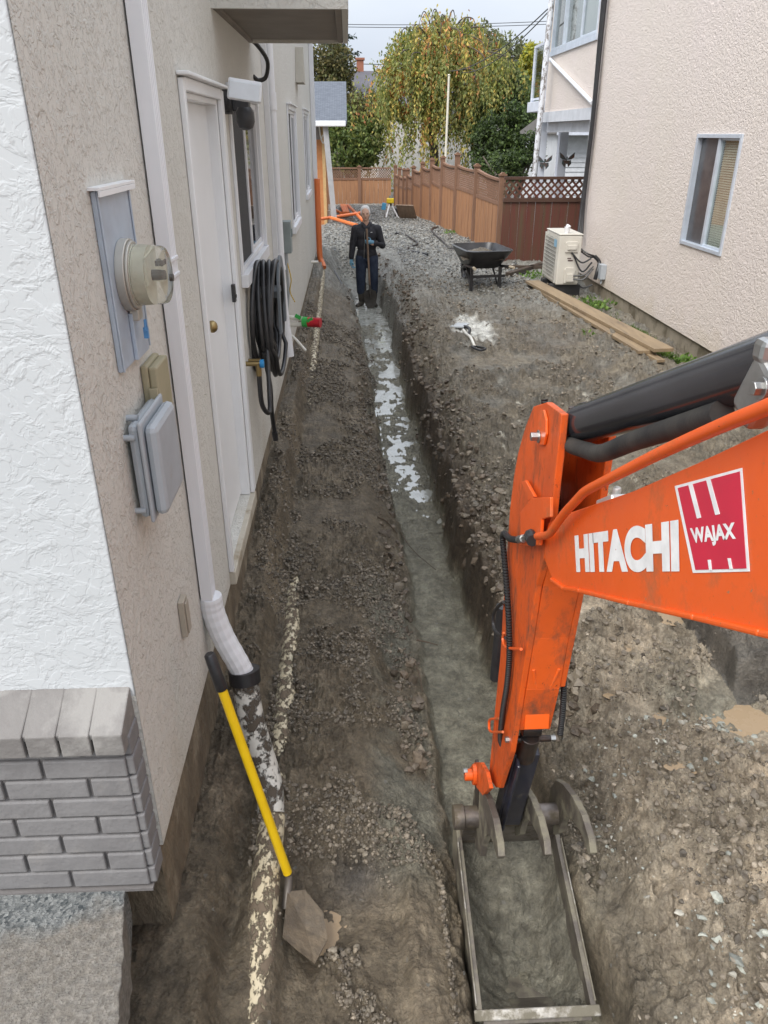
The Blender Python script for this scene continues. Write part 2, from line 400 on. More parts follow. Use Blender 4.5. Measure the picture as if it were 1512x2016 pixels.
for (px, py, rx, ry) in PUDDLES:
    zs = [gh(px+a*rx*.7, py+b*ry*.7) for a in (-1,-.5,0,.5,1) for b in (-1,0,1)]
    puddle(px, py, rx, ry, sorted(zs)[int(len(zs)*.55)]+.002)

# stones and clods
ICO_V = []; ICO_F = [(0,11,5),(0,5,1),(0,1,7),(0,7,10),(0,10,11),(1,5,9),(5,11,4),(11,10,2),(10,7,6),(7,1,8),(3,9,4),(3,4,2),(3,2,6),(3,6,8),(3,8,9),(4,9,5),(2,4,11),(6,2,10),(8,6,7),(9,8,1)]
ph = (1+5**.5)/2
for a in ((-1,ph,0),(1,ph,0),(-1,-ph,0),(1,-ph,0),(0,-1,ph),(0,1,ph),(0,-1,-ph),(0,1,-ph),(ph,0,-1),(ph,0,1),(-ph,0,-1),(-ph,0,1)): ICO_V.append(np.array(a)/1.902)
ICO_V = np.array(ICO_V); ICO_F = np.array(ICO_F)
def stones(name, px, py, size, pal, label, jag=.25, sink=.25, flat=.7, zoff=None):
    n = len(px); pz = hgt(px, py) if zoff is None else zoff
    V = ICO_V[None]*(1+jag*(rng.random((n,12,1))*2-1))
    sc = size[:, None]*np.stack([.7+.6*rng.random(n), .7+.6*rng.random(n), flat*(.7+.6*rng.random(n))], 1)
    V = V*sc[:, None, :]
    a = rng.random(n)*6.28; b = (rng.random(n)-.5)*1.2
    ca, sa, cb, sb = np.cos(a), np.sin(a), np.cos(b), np.sin(b)
    x = V[...,0]; y_ = V[...,1]; z = V[...,2]
    y2 = y_*cb[:,None]-z*sb[:,None]; z2 = y_*sb[:,None]+z*cb[:,None]
    x3 = x*ca[:,None]-y2*sa[:,None]; y3 = x*sa[:,None]+y2*ca[:,None]
    P = np.stack([x3+px[:,None], y3+py[:,None], z2+(pz+size*(flat-sink))[:,None]], -1).reshape(-1, 3)
    F = (ICO_F[None]+(np.arange(n)*12)[:,None,None]).reshape(-1, 3)
    k = rng.integers(0, len(pal), n); c = np.array(pal)[k]*(.7+.6*rng.random((n,1)))
    C = np.repeat(c, 12, 0)
    return tag(npmesh(name, P, F, STONE, col=C), label, kind='stuff')
m, b, t = base_mat('stone', (.2,.2,.2), .55); a = t.new('ShaderNodeVertexColor'); a.layer_name = 'col'
c = t.mix(1., a.outputs[0], t.ramp(t.noise(t.pos(), 60, 4), .3, .7, (.75,)*3+(1,), (1.2,)*3+(1,)), 'MULTIPLY'); t.l.new(c, b.inputs['Base Color'])
t.l.new(t.bump(t.noise(t.pos(), 150, 4), .5, .004), b.inputs['Normal']); STONE = m
SN = (1,1,1)
def ysamp(n, a, b): return np.exp(rng.random(n)*(math.log(b)-math.log(a))+math.log(a))
greys = [(.20,.20,.19),(.25,.25,.235),(.15,.155,.155),(.23,.21,.18),(.30,.30,.28)]
browns = [(.18,.15,.11),(.145,.12,.088),(.22,.185,.14),(.165,.142,.108),(.12,.10,.075)]
# crumbled soil on the left bank
n = 60000; py = ysamp(n, 1.4, 11); px = -.6+rng.random(n)*(.92)
k = fbm(px*2, py*1.6, 3, 201) > -.30+.45*rng.random(n); k &= ~((py < 5) & (fbm(px*3, py*3, 2, 203) > .26))
k &= ~((px < -.44) & (py < 3.2)); k &= smear(px, py) < .25+.2*rng.random(n); px, py = px[k], py[k]
stones('soil_clods', px, py, .0022+.009*rng.random(len(px))**3.5+.0006*py, [tuple(q*k_ for q in c_) for c_ in browns for k_ in (.7,.95,.95,1.1)], 'loose brown soil crumbs and pebbles on the bank beside the house', sink=.4, flat=.85)
n = 30000; py = ysamp(n, 1.3, 14); px = .86+rng.random(n)**1.3*(.5+.25*py)
k = fbm(px*1.6, py*1.3, 3, 205) > -.25+.5*rng.random(n); k &= smear(px, py) < .2+.3*rng.random(n); px, py = px[k], py[k]
stones('soil_lumps', px, py, .0022+.017*rng.random(len(px))**6+.0007*py, [tuple(q*k_ for q in c_) for c_ in browns for k_ in (.8,1.1,1.3)], 'lumps of clay and stones on the churned ground right of the trench', sink=.45, flat=.7)
# green grey rubble right of bucket
n = 2000; px = .95+rng.random(n)*.75; py = 1.25+rng.random(n)*1.3
k = fbm(px*1.1, py*.9, 4, 101)+.15*rng.standard_normal(n) > -.02; px, py = px[k], py[k]
stones('rubble', px, py, .003+.016*rng.random(len(px))**4, [(.34,.35,.30),(.30,.31,.27),(.24,.25,.22),(.40,.38,.32)], 'grey green broken rock mixed in the mud beside the bucket', jag=.4, sink=.3, flat=.5)
n = 30000; py = 12+rng.random(n)**.7*17; px = -.6+rng.random(n)*(1.9+py*.13)
k = (px > 1.0) | (py > 17.6); k &= fbm(px*1., py*.6, 3, 207) > -.35+.2*rng.random(n)-(py > 18); px, py = px[k], py[k]
stones('gravel', px, py, .010+.016*rng.random(len(px)), greys, 'grey crushed rock spread over the far end of the yard', jag=.4, sink=.3, flat=.7)

# clods clinging to the trench walls
n = 2600; py = ysamp(n, 2.6, 17); sd_ = rng.random(n) < .8
xr2 = np.interp(py, [0,4,5.2,6.5,9,12.7,14.8,16,18], [.815,.80,.74,.72,.67,.67,.57,.42,.12]); xl2 = np.interp(py, [0,5,6.65,9,12.4,15,16.5,18], [.37,.35,.24,.2,.15,.02,-.12,-.25])
px = np.where(sd_, xr2+.0+rng.random(n)*.30, xl2-rng.random(n)*.15)
sz = .006+.030*rng.random(n)**3
stones('wall_clods', px, py, sz, [(.13,.098,.068),(.16,.125,.09),(.20,.165,.12),(.10,.078,.056)], 'clods of subsoil clinging to the broken walls of the trench', jag=.4, sink=.45, flat=.8)
# exposed aggregate path slab bottom left
m, b, t = base_mat('aggregate', (.3,.28,.25), .7); p = t.pos()
vo = t.new('ShaderNodeTexVoronoi'); vo.inputs['Scale'].default_value = 120; t.l.new(p, vo.inputs['Vector'])
sc_ = t.ramp(vo.outputs['Color'], .1, .9, (.05,.06,.065,1), (.30,.31,.30,1)); mud = t.mix(.4, t.ramp(t.noise(p, 40, 9, .75), .36, .66, (.14,.115,.09,1), (.34,.295,.235,1)), sc_)
sx = t.new('ShaderNodeSeparateXYZ'); t.l.new(p, sx.inputs[0]); f = t.math('ADD', t.math('MULTIPLY', sx.outputs[1], 2.6), t.math('MULTIPLY', t.noise(p, 6, 5), .9))
f = t.math('ADD', f, t.math('MULTIPLY', sx.outputs[0], -.6))
c = t.mix(t.ramp(t.math('MULTIPLY', f, .1), .478, .50), mud, sc_); t.l.new(c, b.inputs['Base Color'])
t.l.new(t.bump(vo.outputs['Distance'], .5, .004, t.bump(t.noise(p, 22, 9, .75), .9, .02)), b.inputs['Normal'])
mb = MB(); edge = []
for k in range(90):
    yy = 1.64-k*.019; edge.append((-.735+.22*(1.64-yy)+.008*float(perlin(np.array([yy*14]), np.array([.5]), 5)[0])+.004*(random.random()-.5), yy))
mb.prism([(-4, 1.64)]+edge+[(-4, -.1)], 'z', -2.24, -2.08)
tag(mb.build('path', m, bevel=.004), 'exposed aggregate concrete slab at the foot of the brick', kind='structure')

# ---------------------------------------------------------------- stucco
def stucco(name, col, col2, sc=(1,1,1), k=1., strength=.8, dist=.012, style='knock', stain=None, rough=.82):
    m, b, t = base_mat(name, col, rough); p = t.pos(sc)
    n1 = t.noise(p, 13*k, 5, .55, .6); n2 = t.noise(p, 31*k, 4, .5, .8); n3 = t.noise(p, 120*k, 3)
    if style == 'knock':
        h = t.math('ADD', t.math('MULTIPLY', t.ramp(n1, .50, .545), .75), t.math('MULTIPLY', t.ramp(n2, .53, .58), .4))
        h = t.math('ADD', h, t.math('MULTIPLY', t.ramp(t.noise(t.pos((sc[0]*1.2, sc[1]*1.2, sc[2]*.9)), 22*k, 3, .5, 1.5), .44, .47), .5))
    else:
        a1 = t.math('ABSOLUTE', t.math('SUBTRACT', t.noise(p, 15*k, 3, .5, 1.2), .5))
        a2 = t.math('ABSOLUTE', t.math('SUBTRACT', t.noise(p, 27*k, 3, .5, .8), .5))
        h = t.math('ADD', t.ramp(a1, .0, .09), t.math('MULTIPLY', t.ramp(a2, .0, .1), .7))
    h = t.math('ADD', h, t.math('MULTIPLY', n3, .08))
    c = t.mix(t.ramp(t.noise(t.pos((1,1,.5)), 1.1, 5, .6), .3, .7), col, col2)
    if stain:
        s = t.new('ShaderNodeSeparateXYZ'); t.l.new(t.pos(), s.inputs[0])
        f = t.math('ADD', t.math('MULTIPLY', s.outputs[2], -1.), t.math('MULTIPLY', t.noise(t.pos((1,1,1)), 2.5, 5), 1.1))
        c = t.mix(t.math('MULTIPLY', t.ramp(t.math('MULTIPLY', f, .25), stain[1], stain[2]), stain[3]), c, stain[0])
    t.l.new(c, b.inputs['Base Color'])
    t.l.new(t.bump(h, strength, dist), b.inputs['Normal']); return m
TAUPE = stucco('taupe_stucco', (.575,.56,.51), (.62,.605,.56), (1,1.1,.95), 1.4, .55, .010, stain=((.36,.30,.21), .60, .72, .5))
TRIMST = stucco('trim_stucco', (.40,.37,.31), (.44,.41,.35), (1,1,1), 1.2, .5, .006)
WHITEST = stucco('white_stucco', (.50,.525,.54), (.545,.565,.575), (1,1,1.3), .62, .27, .008)
PINKST = stucco('pink_stucco', (.69,.62,.555), (.70,.62,.575), (1,1,1), .78, .5, .010, 'worm', stain=((.55,.44,.27), .62, .80, .55))
WHITE = M('white_paint', (.80,.81,.82), .42, col2=(.76,.77,.78), vs=3)
VINYL = M('white_vinyl', (.78,.79,.82), .35, col2=(.70,.71,.73), vs=4, dirt=(.42,.38,.32), ds=3.5, dlo=.66, dhi=.85, stretch=(1,1,.25))
CONC = M('muddy_concrete', (.19,.15,.10), .85, col2=(.12,.095,.065), vs=9, bump=1., bs=22, bd=.035, dirt=(.28,.235,.17), ds=6, dlo=.52, dhi=.66, stretch=(1,1,.45))
GLASSD = M('dark_glass', (.018,.02,.024), .03, vs=1, spec=.9)
SCREEN = M('insect_screen', (.035,.036,.04), .7, bump=.3, bs=300)
BLACKP = M('black_plastic', (.018,.018,.02), .42, col2=(.03,.03,.032), vs=9)
RUBBER = M('black_rubber', (.016,.016,.018), .38, col2=(.03,.03,.032), vs=12, dirt=(.13,.11,.085), ds=7, dlo=.60, dhi=.78)
GREYM = M('grey_painted_metal', (.46,.53,.62), .45, .2, col2=(.36,.41,.48), vs=7, rvar=.1)
GREYPL = M('grey_plastic', (.39,.42,.45), .5, col2=(.33,.355,.38), vs=6, dirt=(.42,.38,.32), ds=6, dlo=.55, dhi=.8)
BRASS = M('brass', (.35,.26,.12), .35, .9)
STEEL = M('steel', (.45,.45,.44), .35, .9, col2=(.3,.3,.29), vs=15)

def wall_holes(mb, x, th, y0, y1, z0, z1, holes):
    """wall slab between x-th and x with rectangular holes (ya,yb,za,zb); visible face at x"""
    ycuts = sorted({y0, y1, *[h[0] for h in holes], *[h[1] for h in holes]}); zc = sorted({z0, z1, *[h[2] for h in holes], *[h[3] for h in holes]})
    for a, b_ in zip(ycuts, ycuts[1:]):
        for c_, d in zip(zc, zc[1:]):
            my, mz = (a+b_)/2, (c_+d)/2
            if any(h[0] < my < h[1] and h[2] < mz < h[3] for h in holes): continue
            mb.add([(x,a,c_),(x,b_,c_),(x,b_,d),(x,a,d)], [(0,1,2,3)])
    for (a, b_, c_, d) in holes:
        X2 = x-th
        mb.add([(x,a,c_),(x,b_,c_),(x,b_,d),(x,a,d),(X2,a,c_),(X2,b_,c_),(X2,b_,d),(X2,a,d)], [(0,1,5,4),(1,2,6,5),(2,3,7,6),(3,0,4,7)])
    return mb

house = thing('stucco_house', 'taupe stucco house with white front wall and grey brick base, left of the trench', 'house', (-.62,1.7,-2.0))
YD0, YD1, ZD0, ZD1 = 3.27, 4.17, -1.93, .15
W1 = (4.56, 5.78, -.72, .17); W2 = (8.95, 10.05, -.92, .22); W3 = (12.1, 13.3, -.8, .25)
YEND = 15.4
mb = MB(); wall_holes(mb, WALL, .16, 1.70, YEND, -2.0, 1.95, [(YD0,YD1,ZD0,ZD1), W1, W2, W3])
mb.add([(WALL,YEND,-2.0),(-7,YEND,-2.0),(-7,YEND,1.95),(WALL,YEND,1.95)], [(0,1,2,3)])
mb.add([(WALL,1.7,-2.0),(-.8,1.7,-2.0),(-.8,YEND,-2.0),(WALL,YEND,-2.0)], [(0,1,2,3)])
mb.add([(-.66,1.6975,-2.0),(WALL,1.6975,-2.0),(WALL,1.6975,-1.405),(-.66,1.6975,-1.405)], [(0,1,2,3)]); mb.build('side_wall', TAUPE, house, fix=False)
mb = MB(); mb.bb(-5, -.622, 1.698, 1.9, -1.41, 1.949); mb.bb(-5, -.66, 1.699, 1.9, -2.0, -1.411); mb.build('front_wall', WHITEST, house, bevel=.004)
# foundation
mb = MB(); mb.bb(-5, -.645, 1.72, YEND-.01, -2.9, -2.003); mb.bb(-5, -.55, 1.9, 3.2, -2.9, -2.46)
mb.build('foundation', CONC, house)
# roof mass to keep sky light right
mb = MB(); mb.bb(-6, -.45, 1.5, YEND+.2, 1.95, 2.1); mb.build('roof', M('soffit_white', (.7,.7,.68), .6), house)
# brick wainscot
BR = M('grey_brick', (.205,.20,.20), .8, col2=(.175,.17,.17), vs=9, bump=.45, bs=30, bd=.01, dirt=(.26,.245,.23), ds=7, dlo=.55, dhi=.8)
MORT = M('mortar', (.17,.16,.155), .9, bump=.5, bs=80)
mb = MB(); mb.bb(-3, -.668, 1.617, 1.697, -2.07, -1.51); mb.bb(-.668, -.632, 1.625, 1.6965, -2.07, -1.51); mb.build('mortar_bed', MORT, house)
mb = MB(); ch = .0745; rowz = -2.062
for r in range(8):
    z0 = rowz+r*ch; z1 = z0+ch-.010; off = (r % 2)*.118
    xr_ = -.648
    first = .118 if r % 2 else .236
    x1 = xr_; wdt = first
    while x1 > -2.6:
        d = (random.random()-.5)*.004
        mb.bb(x1-wdt+.010, x1, 1.604+d, 1.66, z0, z1); x1 -= wdt; wdt = .236
    # return along the side wall
    mb.bb(-.650, -.627, 1.612, 1.696, z0, z1)
mb.build('brick', BR, house, bevel=.005)
mb = MB()
for k in range(20):
    x1 = -.632-k*.088
    zt = -1.372; zf = -1.44
    mb.prism([(1.575,-1.508),(1.575,zf+.004),(1.70,zt),(1.70,-1.50)], 'x', x1-.080, x1)
mb.prism([(1.582,-1.4385),(1.70,-1.3735),(1.70,-1.46),(1.585,-1.46)], 'x', -2.4, -.634); mb.build('brick_ledge', M('grey_brick_sill', (.20,.19,.18), .7, col2=(.165,.155,.148), vs=7, bump=.5, bs=35, bd=.008, dirt=(.27,.26,.245), ds=5, dlo=.48, dhi=.6), house, bevel=.004)
mb = MB(); mb.bb(-3, -.64, 1.600, 1.66, -2.084, -2.073); mb.build('base_flashing', MORT, house)
# door
dr = MB(); dr.bb(WALL-.085, WALL-.05, YD0+.02, YD1-.02, ZD0+.02, ZD1-.03)
for (a, b_, c_, d) in ((.12,.40,-1.75,-1.0),(.50,.78,-1.75,-1.0),(.12,.40,-.85,-.03),(.50,.78,-.85,-.03)):
    pass
door = dr.build('door', WHITE, house, bevel=.003)
mb = MB(); mb.bb(WALL+.001, WALL+.022, YD0-.035, YD0+.006, ZD0-.0, ZD1+.035); mb.bb(WALL+.001, WALL+.024, YD1-.006, YD1+.07, ZD0, ZD1+.035); mb.bb(WALL+.001, WALL+.022, YD0+.007, YD1-.007, ZD1-.006, ZD1+.04)
mb.bb(WALL-.12, WALL+.0, YD1-.035, YD1-.004, ZD0+.001, ZD1-.004); mb.bb(WALL-.12, WALL+.0, YD0+.004, YD0+.02, ZD0+.001, ZD1-.004); mb.bb(WALL-.12, WALL+.0, YD0+.021, YD1-.036, ZD1-.03, ZD1-.004)
mb.bb(WALL+.001, WALL+.05, YD0-.05, YD1+.09, ZD1+.042, ZD1+.056)
mb.build('door_frame', WHITE, house, bevel=.004)
mb = MB(); mb.bb(WALL-.15, WALL+.03, YD0-.03, YD1+.03, ZD0-.075, ZD0-.002); mb.build('door_sill', M('pale_concrete', (.50,.46,.38), .75, col2=(.40,.36,.29), vs=6, bump=.3, bs=40, dirt=(.3,.25,.18), ds=4), house, bevel=.006)
kx = WALL-.05
for nm, (u, v), rr in (('door_knob', (402,650), .024), ('deadbolt', (390,590), .02)):
    p = pw(u, v, x=WALL-.02); p.y = pw(406, 650, x=WALL-.02).y+.02; mb = MB(); mb.cyl((kx, p.y, p.z), (kx+.012, p.y, p.z), rr*1.1); mb.cyl((kx+.01, p.y, p.z), (kx+.03, p.y, p.z), rr*.45)
    if nm == 'door_knob': mb.ell((kx+.055, p.y, p.z), (.024, rr*1.15, rr*1.15))
    else: mb.cyl((kx+.012, p.y, p.z), (kx+.03, p.y, p.z), rr*.8)
    mb.build(nm, BRASS, door, smooth=True)
def window(wd, screen_far=False):
    a, b_, c_, d = wd; fx = WALL+.010
    mb = MB(); T = .03
    for (q, r_, s_, u_) in ((a,a+T,c_,d),(b_-T,b_,c_,d),(a+T,b_-T,c_,c_+T),(a+T,b_-T,d-T,d)): mb.bb(WALL-.07, fx, q, r_, s_, u_)
    mid = (a+b_)/2; mb.bb(WALL-.03, WALL+.004, mid-.024, mid+.024, c_+T, d-T)
    for (q, r_, s_, u_) in ((mid+.028,b_-T,c_+T,c_+T+.03),(mid+.028,b_-T,d-T-.03,d-T)): mb.bb(WALL-.03, WALL-.003, q, r_, s_, u_)
    mb.bb(WALL+.0, WALL+.04, a-.05, b_+.05, c_-.075, c_-.003)
    mb.bb(WALL+.0, WALL+.016, a-.04, a-.003, c_-.002, d+.05); mb.bb(WALL+.0, WALL+.03, b_+.003, b_+.05, c_-.002, d+.05); mb.bb(WALL+.0, WALL+.05, a-.05, b_+.05, d+.051, d+.065)
    mb.bb(WALL+.0, WALL+.028, a-.002, b_+.002, d+.003, d+.05)
    f = mb.build('window', VINYL, house, bevel=.003)
    m_ = MB(); m_.bb(WALL-.012, WALL-.007, a+T, mid-.024, c_+T, d-T); m_.build('insect_screen', SCREEN, f)
    m_ = MB(); m_.bb(WALL-.016, WALL-.010, mid+.024, b_-T, c_+T, d-T); m_.build('pane', GLASSD, f)
window(W1); window(W2); window(W3)
# hood over door
mb = MB(); HZ = .52
mb.bb(WALL-.01, .012, 4.225, 4.25, HZ, 1.4); mb.bb(-.012, .018, 4.251, 5.76, HZ, 1.4); mb.bb(WALL-.01, -.013, 5.735, 5.76, HZ, 1.4)
hd = mb.build('door_hood', TAUPE, house)
mb = MB()
for k in range(44):
    yy = 4.26+k*.0335
    if yy < 5.72: mb.bb(WALL+.03, -.05, yy, yy+.028, HZ+.018, HZ+.03)
mb.bb(WALL, -.02, 4.252, 5.73, HZ+.031, HZ+.05); mb.bb(WALL+.001, WALL+.028, 4.253, 5.73, HZ+.004, HZ+.03); mb.bb(-.048, -.014, 4.253, 5.73, HZ+.006, HZ+.03)
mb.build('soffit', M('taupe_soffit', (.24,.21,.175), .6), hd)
# downspouts
def rect_spout(nm, y, zt, zb, wy=.078, dx=.046, ribs=True, mat=VINYL, x0=WALL+.006):
    mb = MB(); poly = []
    hw = wy/2; prof = [(x0, y-hw), (x0+dx, y-hw)]
    if ribs:
        for k in range(3):
            c0 = y-hw+wy*(.22+.28*k); prof += [(x0+dx, c0-.007), (x0+dx-.010, c0-.004), (x0+dx-.010, c0+.003), (x0+dx, c0+.006)]
    prof += [(x0+dx, y+hw), (x0, y+hw)]
    mb.prism(prof, 'z', zb, zt); return mb
mb = rect_spout('downspout', 2.605, 1.949, -1.66)
for z in (-.37, -.42): mb.bb(WALL+.004, WALL+.056, 2.562, 2.648, z, z+.012)
# lower elbow
pe = [(-.585,2.605,-1.66), (-.58,2.605,-1.74), (-.55,2.60,-1.86), (-.50,2.585,-1.98), (-.475,2.58,-2.05)]
pv = [Vector(q) for q in spline(pe, 5)]
mb.tube(pv, [.046+.0014*(k % 2) for k in range(len(pv))], 14)
mb.build('downspout', VINYL, house, bevel=.002)
mb = MB(); mb.tube([(WALL+.042,6.62,1.94),(WALL+.042,6.62,.25),(WALL+.042,6.62,-1.1),(WALL+.05,6.62,-1.35),(WALL+.08,6.6,-1.75)], .04, 14)
mb.cyl((WALL+.042,6.62,.16), (WALL+.042,6.62,.28), .046); mb.cyl((WALL+.042,6.62,-1.02), (WALL+.042,6.62,-.99), .046)
mb.bb(WALL+.001, WALL+.04, 6.5, 6.545, -1.3, 1.9)
mb.build('downspout', VINYL, house, smooth=True)
mb = rect_spout('downspout', 14.9, 1.949, -.75, .09, .07, False)
mb.build('downspout', VINYL, house)
mb = MB(); mb.prism([(10.7,.56),(11.2,.56),(10.95,.95)], 'x', WALL+.002, WALL+.10); mb.build('vent_cover', TRIMST, house)

# things fixed to the left wall
t0 = thing('electric_meter', 'round glass electric meter on a blue grey metal plate beside the near downspout', 'electric meter', (WALL,2.15,-.35))
mb = MB(); mb.bb(WALL+.001, WALL+.014, 2.0, 2.30, -.57, -.125)
for q in (2.0, 2.29): mb.bb(WALL+.0145, WALL+.019, q, q+.008, -.57, -.125)
mb.bb(WALL+.0145, WALL+.026, 2.12, 2.25, -.568, -.44)
mb.build('back_plate', GREYM, t0, bevel=.002)
mb = MB(); mb.bb(WALL, WALL+.03, 1.985, 2.32, -.123, -.115); mb.bb(WALL+.024, WALL+.03, 1.985, 2.32, -.137, -.1235); mb.build('drip_cap', WHITE, t0, bevel=.001)
cy, cz = 2.145, -.342
mb = MB(); mb.cyl((WALL+.014,cy,cz), (WALL+.038,cy,cz), .094, n=48); mb.cyl((WALL+.0385,cy,cz), (WALL+.046,cy,cz), .088, n=48)
mb.box((WALL+.03, cy, cz-.103), (.024,.045,.03)); mb.build('meter_ring', M('beige_metal', (.50,.48,.43), .4, .4, rvar=.1), t0, bevel=.002, smooth=True)
m, b, t = base_mat('meter_glass', (.93,.93,.86), .04); b.inputs['Transmission Weight'].default_value = .92; b.inputs['IOR'].default_value = 1.2
mb = MB(); mb.tube([(WALL+.0465,cy,cz),(WALL+.08,cy,cz),(WALL+.118,cy,cz),(WALL+.126,cy,cz),(WALL+.129,cy,cz),(WALL+.1295,cy,cz)], [.080,.078,.075,.071,.064,.001], 48); mb.build('glass_cover', m, t0, smooth=True)
mb = MB(); mb.cyl((WALL+.047,cy,cz), (WALL+.082,cy,cz), .066, n=40); mb.bb(WALL+.082, WALL+.088, cy-.055, cy+.055, cz-.02, cz+.05); mb.build('meter_body', M('meter_inside', (.62,.60,.50), .5, col2=(.50,.48,.39), vs=20), t0, smooth=True)
mb = MB(); mb.cyl((WALL+.088,cy,cz), (WALL+.112,cy,cz), .012, n=14); mb.cyl((WALL+.129,cy+.02,cz-.01), (WALL+.139,cy+.02,cz-.01), .010, n=12); mb.box((WALL+.107,cy,cz+.03), (.006,.05,.012)); mb.build('dial', M('dial_dark', (.12,.11,.10), .4, .5), t0)
mb = MB(); mb.tube([(WALL+.05,cy,cz-.12),(WALL+.055,cy-.02,cz-.145),(WALL+.05,cy+.01,cz-.15),(WALL+.05,cy+.01,cz-.12)], .003, 8); mb.box((WALL+.05,cy+.0,cz-.155),(.012,.012,.03)); mb.build('seal_wire', M('blue_seal', (.1,.3,.6), .4), t0)
t0 = thing('tan_box', 'small tan plastic box with a latch above the big grey box', 'utility box', (WALL,2.33,-.7))
mb = MB(); mb.bb(WALL+.001, WALL+.022, 2.205, 2.365, -.79, -.61); mb.bb(WALL+.0225, WALL+.048, 2.21, 2.36, -.785, -.615)
TAN = M('tan_plastic', (.36,.32,.21), .5, col2=(.30,.27,.17), vs=6); mb.build('box', TAN, t0, bevel=.006)
mb = MB(); mb.bb(WALL+.02, WALL+.045, 2.196, 2.204, -.71, -.675); mb.build('latch', TAN, t0, bevel=.002)
t0 = thing('grey_junction_box', 'large grey plastic utility box with a raised rim on the left wall', 'utility box', (WALL,2.1,-.85))
mb = MB(); mb.bb(WALL+.010, WALL+.040, 1.96, 2.21, -.985, -.705); mb.build('box_back', GREYPL, t0, bevel=.014)
mb = MB(); mb.bb(WALL+.0405, WALL+.052, 1.95, 2.22, -.995, -.695); mb.build('rim', GREYPL, t0, bevel=.012)
mb = MB(); mb.bb(WALL+.0525, WALL+.090, 1.963, 2.207, -.980, -.710); mb.build('lid', GREYPL, t0, bevel=.02)
for (yy, zz) in ((1.98,-.74),(2.03,-.70),(1.98,-.96)): mb = MB(); mb.cyl((WALL+.0,yy-.018,zz), (WALL+.03,yy-.018,zz), .009); mb.build('mounting_lug', GREYPL, t0, smooth=True)
t0 = MB(); t0.bb(WALL+.001, WALL+.022, 2.24, 2.30, -1.60, -1.455); t0.bb(WALL+.0225, WALL+.028, 2.25, 2.29, -1.59, -1.465)
tag(t0.build('conduit_cover', M('taupe_plastic', (.42,.37,.30), .5), bevel=.003), 'small taupe plastic cover low on the wall beside the near downspout', 'cover plate')
# floodlight
t0 = thing('floodlight', 'black motion sensor floodlight with pale lamp panel beside the door head', 'floodlight', (WALL,4.35,.13))
p = pw(440, 198, x=WALL); yb, zb = p.y, p.z
mb = MB(); mb.cyl((WALL+.001,yb,zb), (WALL+.045,yb,zb), .062, n=24); mb.box((WALL+.085,yb+.02,zb-.005), (.085,.075,.085)); mb.build('housing', BLACKP, t0, bevel=.006)
hc = pw(481, 178, x=WALL+.17); Rm = Matrix.Rotation(R(8), 3, 'Y') @ Matrix.Rotation(R(-12), 3, 'X')
mb = MB(); mb.box(hc+Vector((0,.018,0)), (.15,.03,.085), mat=Rm); mb.build('lamp_head', M('white_plastic', (.72,.73,.75), .4), t0, bevel=.008)
mb = MB(); mb.box(hc+Rm@Vector((0,-.001,-.004)), (.135,.012,.072), mat=Rm); mb.build('lens', M('frosted_lens', (.66,.69,.72), .25), t0, bevel=.004)
sc1 = pw(483, 235, x=WALL+.15); mb = MB(); mb.tube([(WALL+.12,yb,zb-.03),(WALL+.14,yb-.0,zb-.06)], .01, 10); mb.build('sensor_arm', BLACKP, t0, smooth=True); mb = MB(); mb.tube([sc1+Vector((0,0,.05)), sc1+Vector((0,0,.03)), sc1+Vector((0,0,-.01)), sc1+Vector((0,0,-.035)), sc1+Vector((0,0,-.045))], [.03,.042,.043,.034,.012], 20); mb.build('motion_sensor', BLACKP, t0, smooth=True)
# cable loop, doorbell, grey electrical box, faucet
p = pw(503, 108, x=WALL+.03); mb = MB(); mb.tube(spline([p+Vector((-.03,-.1,.09)), p+Vector((.02,-.02,.05)), p+Vector((.07,.06,-.03)), p+Vector((.05,.1,-.12)), p+Vector((-.0,.09,-.14)), p+Vector((-.03,.06,-.12))], 6), .014, 10)
tag(mb.build('cable_loop', BLACKP, smooth=True), 'short black cable looping out of the wall under the door hood', 'cable')
p = pw(460, 577, x=WALL+.01); mb = MB(); mb.bb(WALL+.001, WALL+.02, p.y-.018, p.y+.018, p.z-.045, p.z+.045); mb.box((WALL+.022,p.y,p.z-.015), (.006,.018,.018)); tag(mb.build('doorbell', BLACKP, bevel=.004), 'small black doorbell button beside the white door', 'doorbell')
t0 = thing('electrical_box', 'grey metal switch box with conduit behind the second downspout', 'electrical box', (WALL,7.3,-.83))
mb = MB(); mb.bb(WALL+.001, WALL+.10, 7.2, 7.36, -.97, -.70); mb.box((WALL+.105,7.28,-.80), (.015,.03,.07)); mb.build('box', M('green_grey_metal', (.25,.29,.29), .5, .2), t0, bevel=.005)
mb = MB(); mb.cyl((WALL+.04,7.28,-.97), (WALL+.04,7.28,-1.08), .022); mb.tube(spline([(WALL+.04,7.28,-1.07),(WALL+.045,7.3,-1.3),(WALL+.02,7.35,-1.5)], 6), .013, 10); mb.build('conduit', GREYPL, t0, smooth=True)
mb = MB(); mb.tube(spline([(WALL+.05,7.27,-1.05),(WALL+.08,7.25,-1.2),(WALL+.06,7.3,-1.32),(WALL+.10,7.3,-1.42)], 6), .005, 8); mb.build('wire', M('yellow_wire', (.6,.4,.05), .5), t0, smooth=True)
fc = pw(512, 716, x=WALL+.10)
t0 = thing('wall_tap', 'brass garden tap with blue collar under the hose coil', 'tap', (WALL,fc.y,fc.z))
mb = MB(); mb.cyl((WALL,fc.y,fc.z), (WALL+.10,fc.y,fc.z), .014); mb.cyl((WALL+.09,fc.y,fc.z), (WALL+.09,fc.y,fc.z-.07), .016); mb.box((WALL+.07,fc.y,fc.z+.022), (.07,.012,.012)); mb.build('tap_body', BRASS, t0, smooth=True)
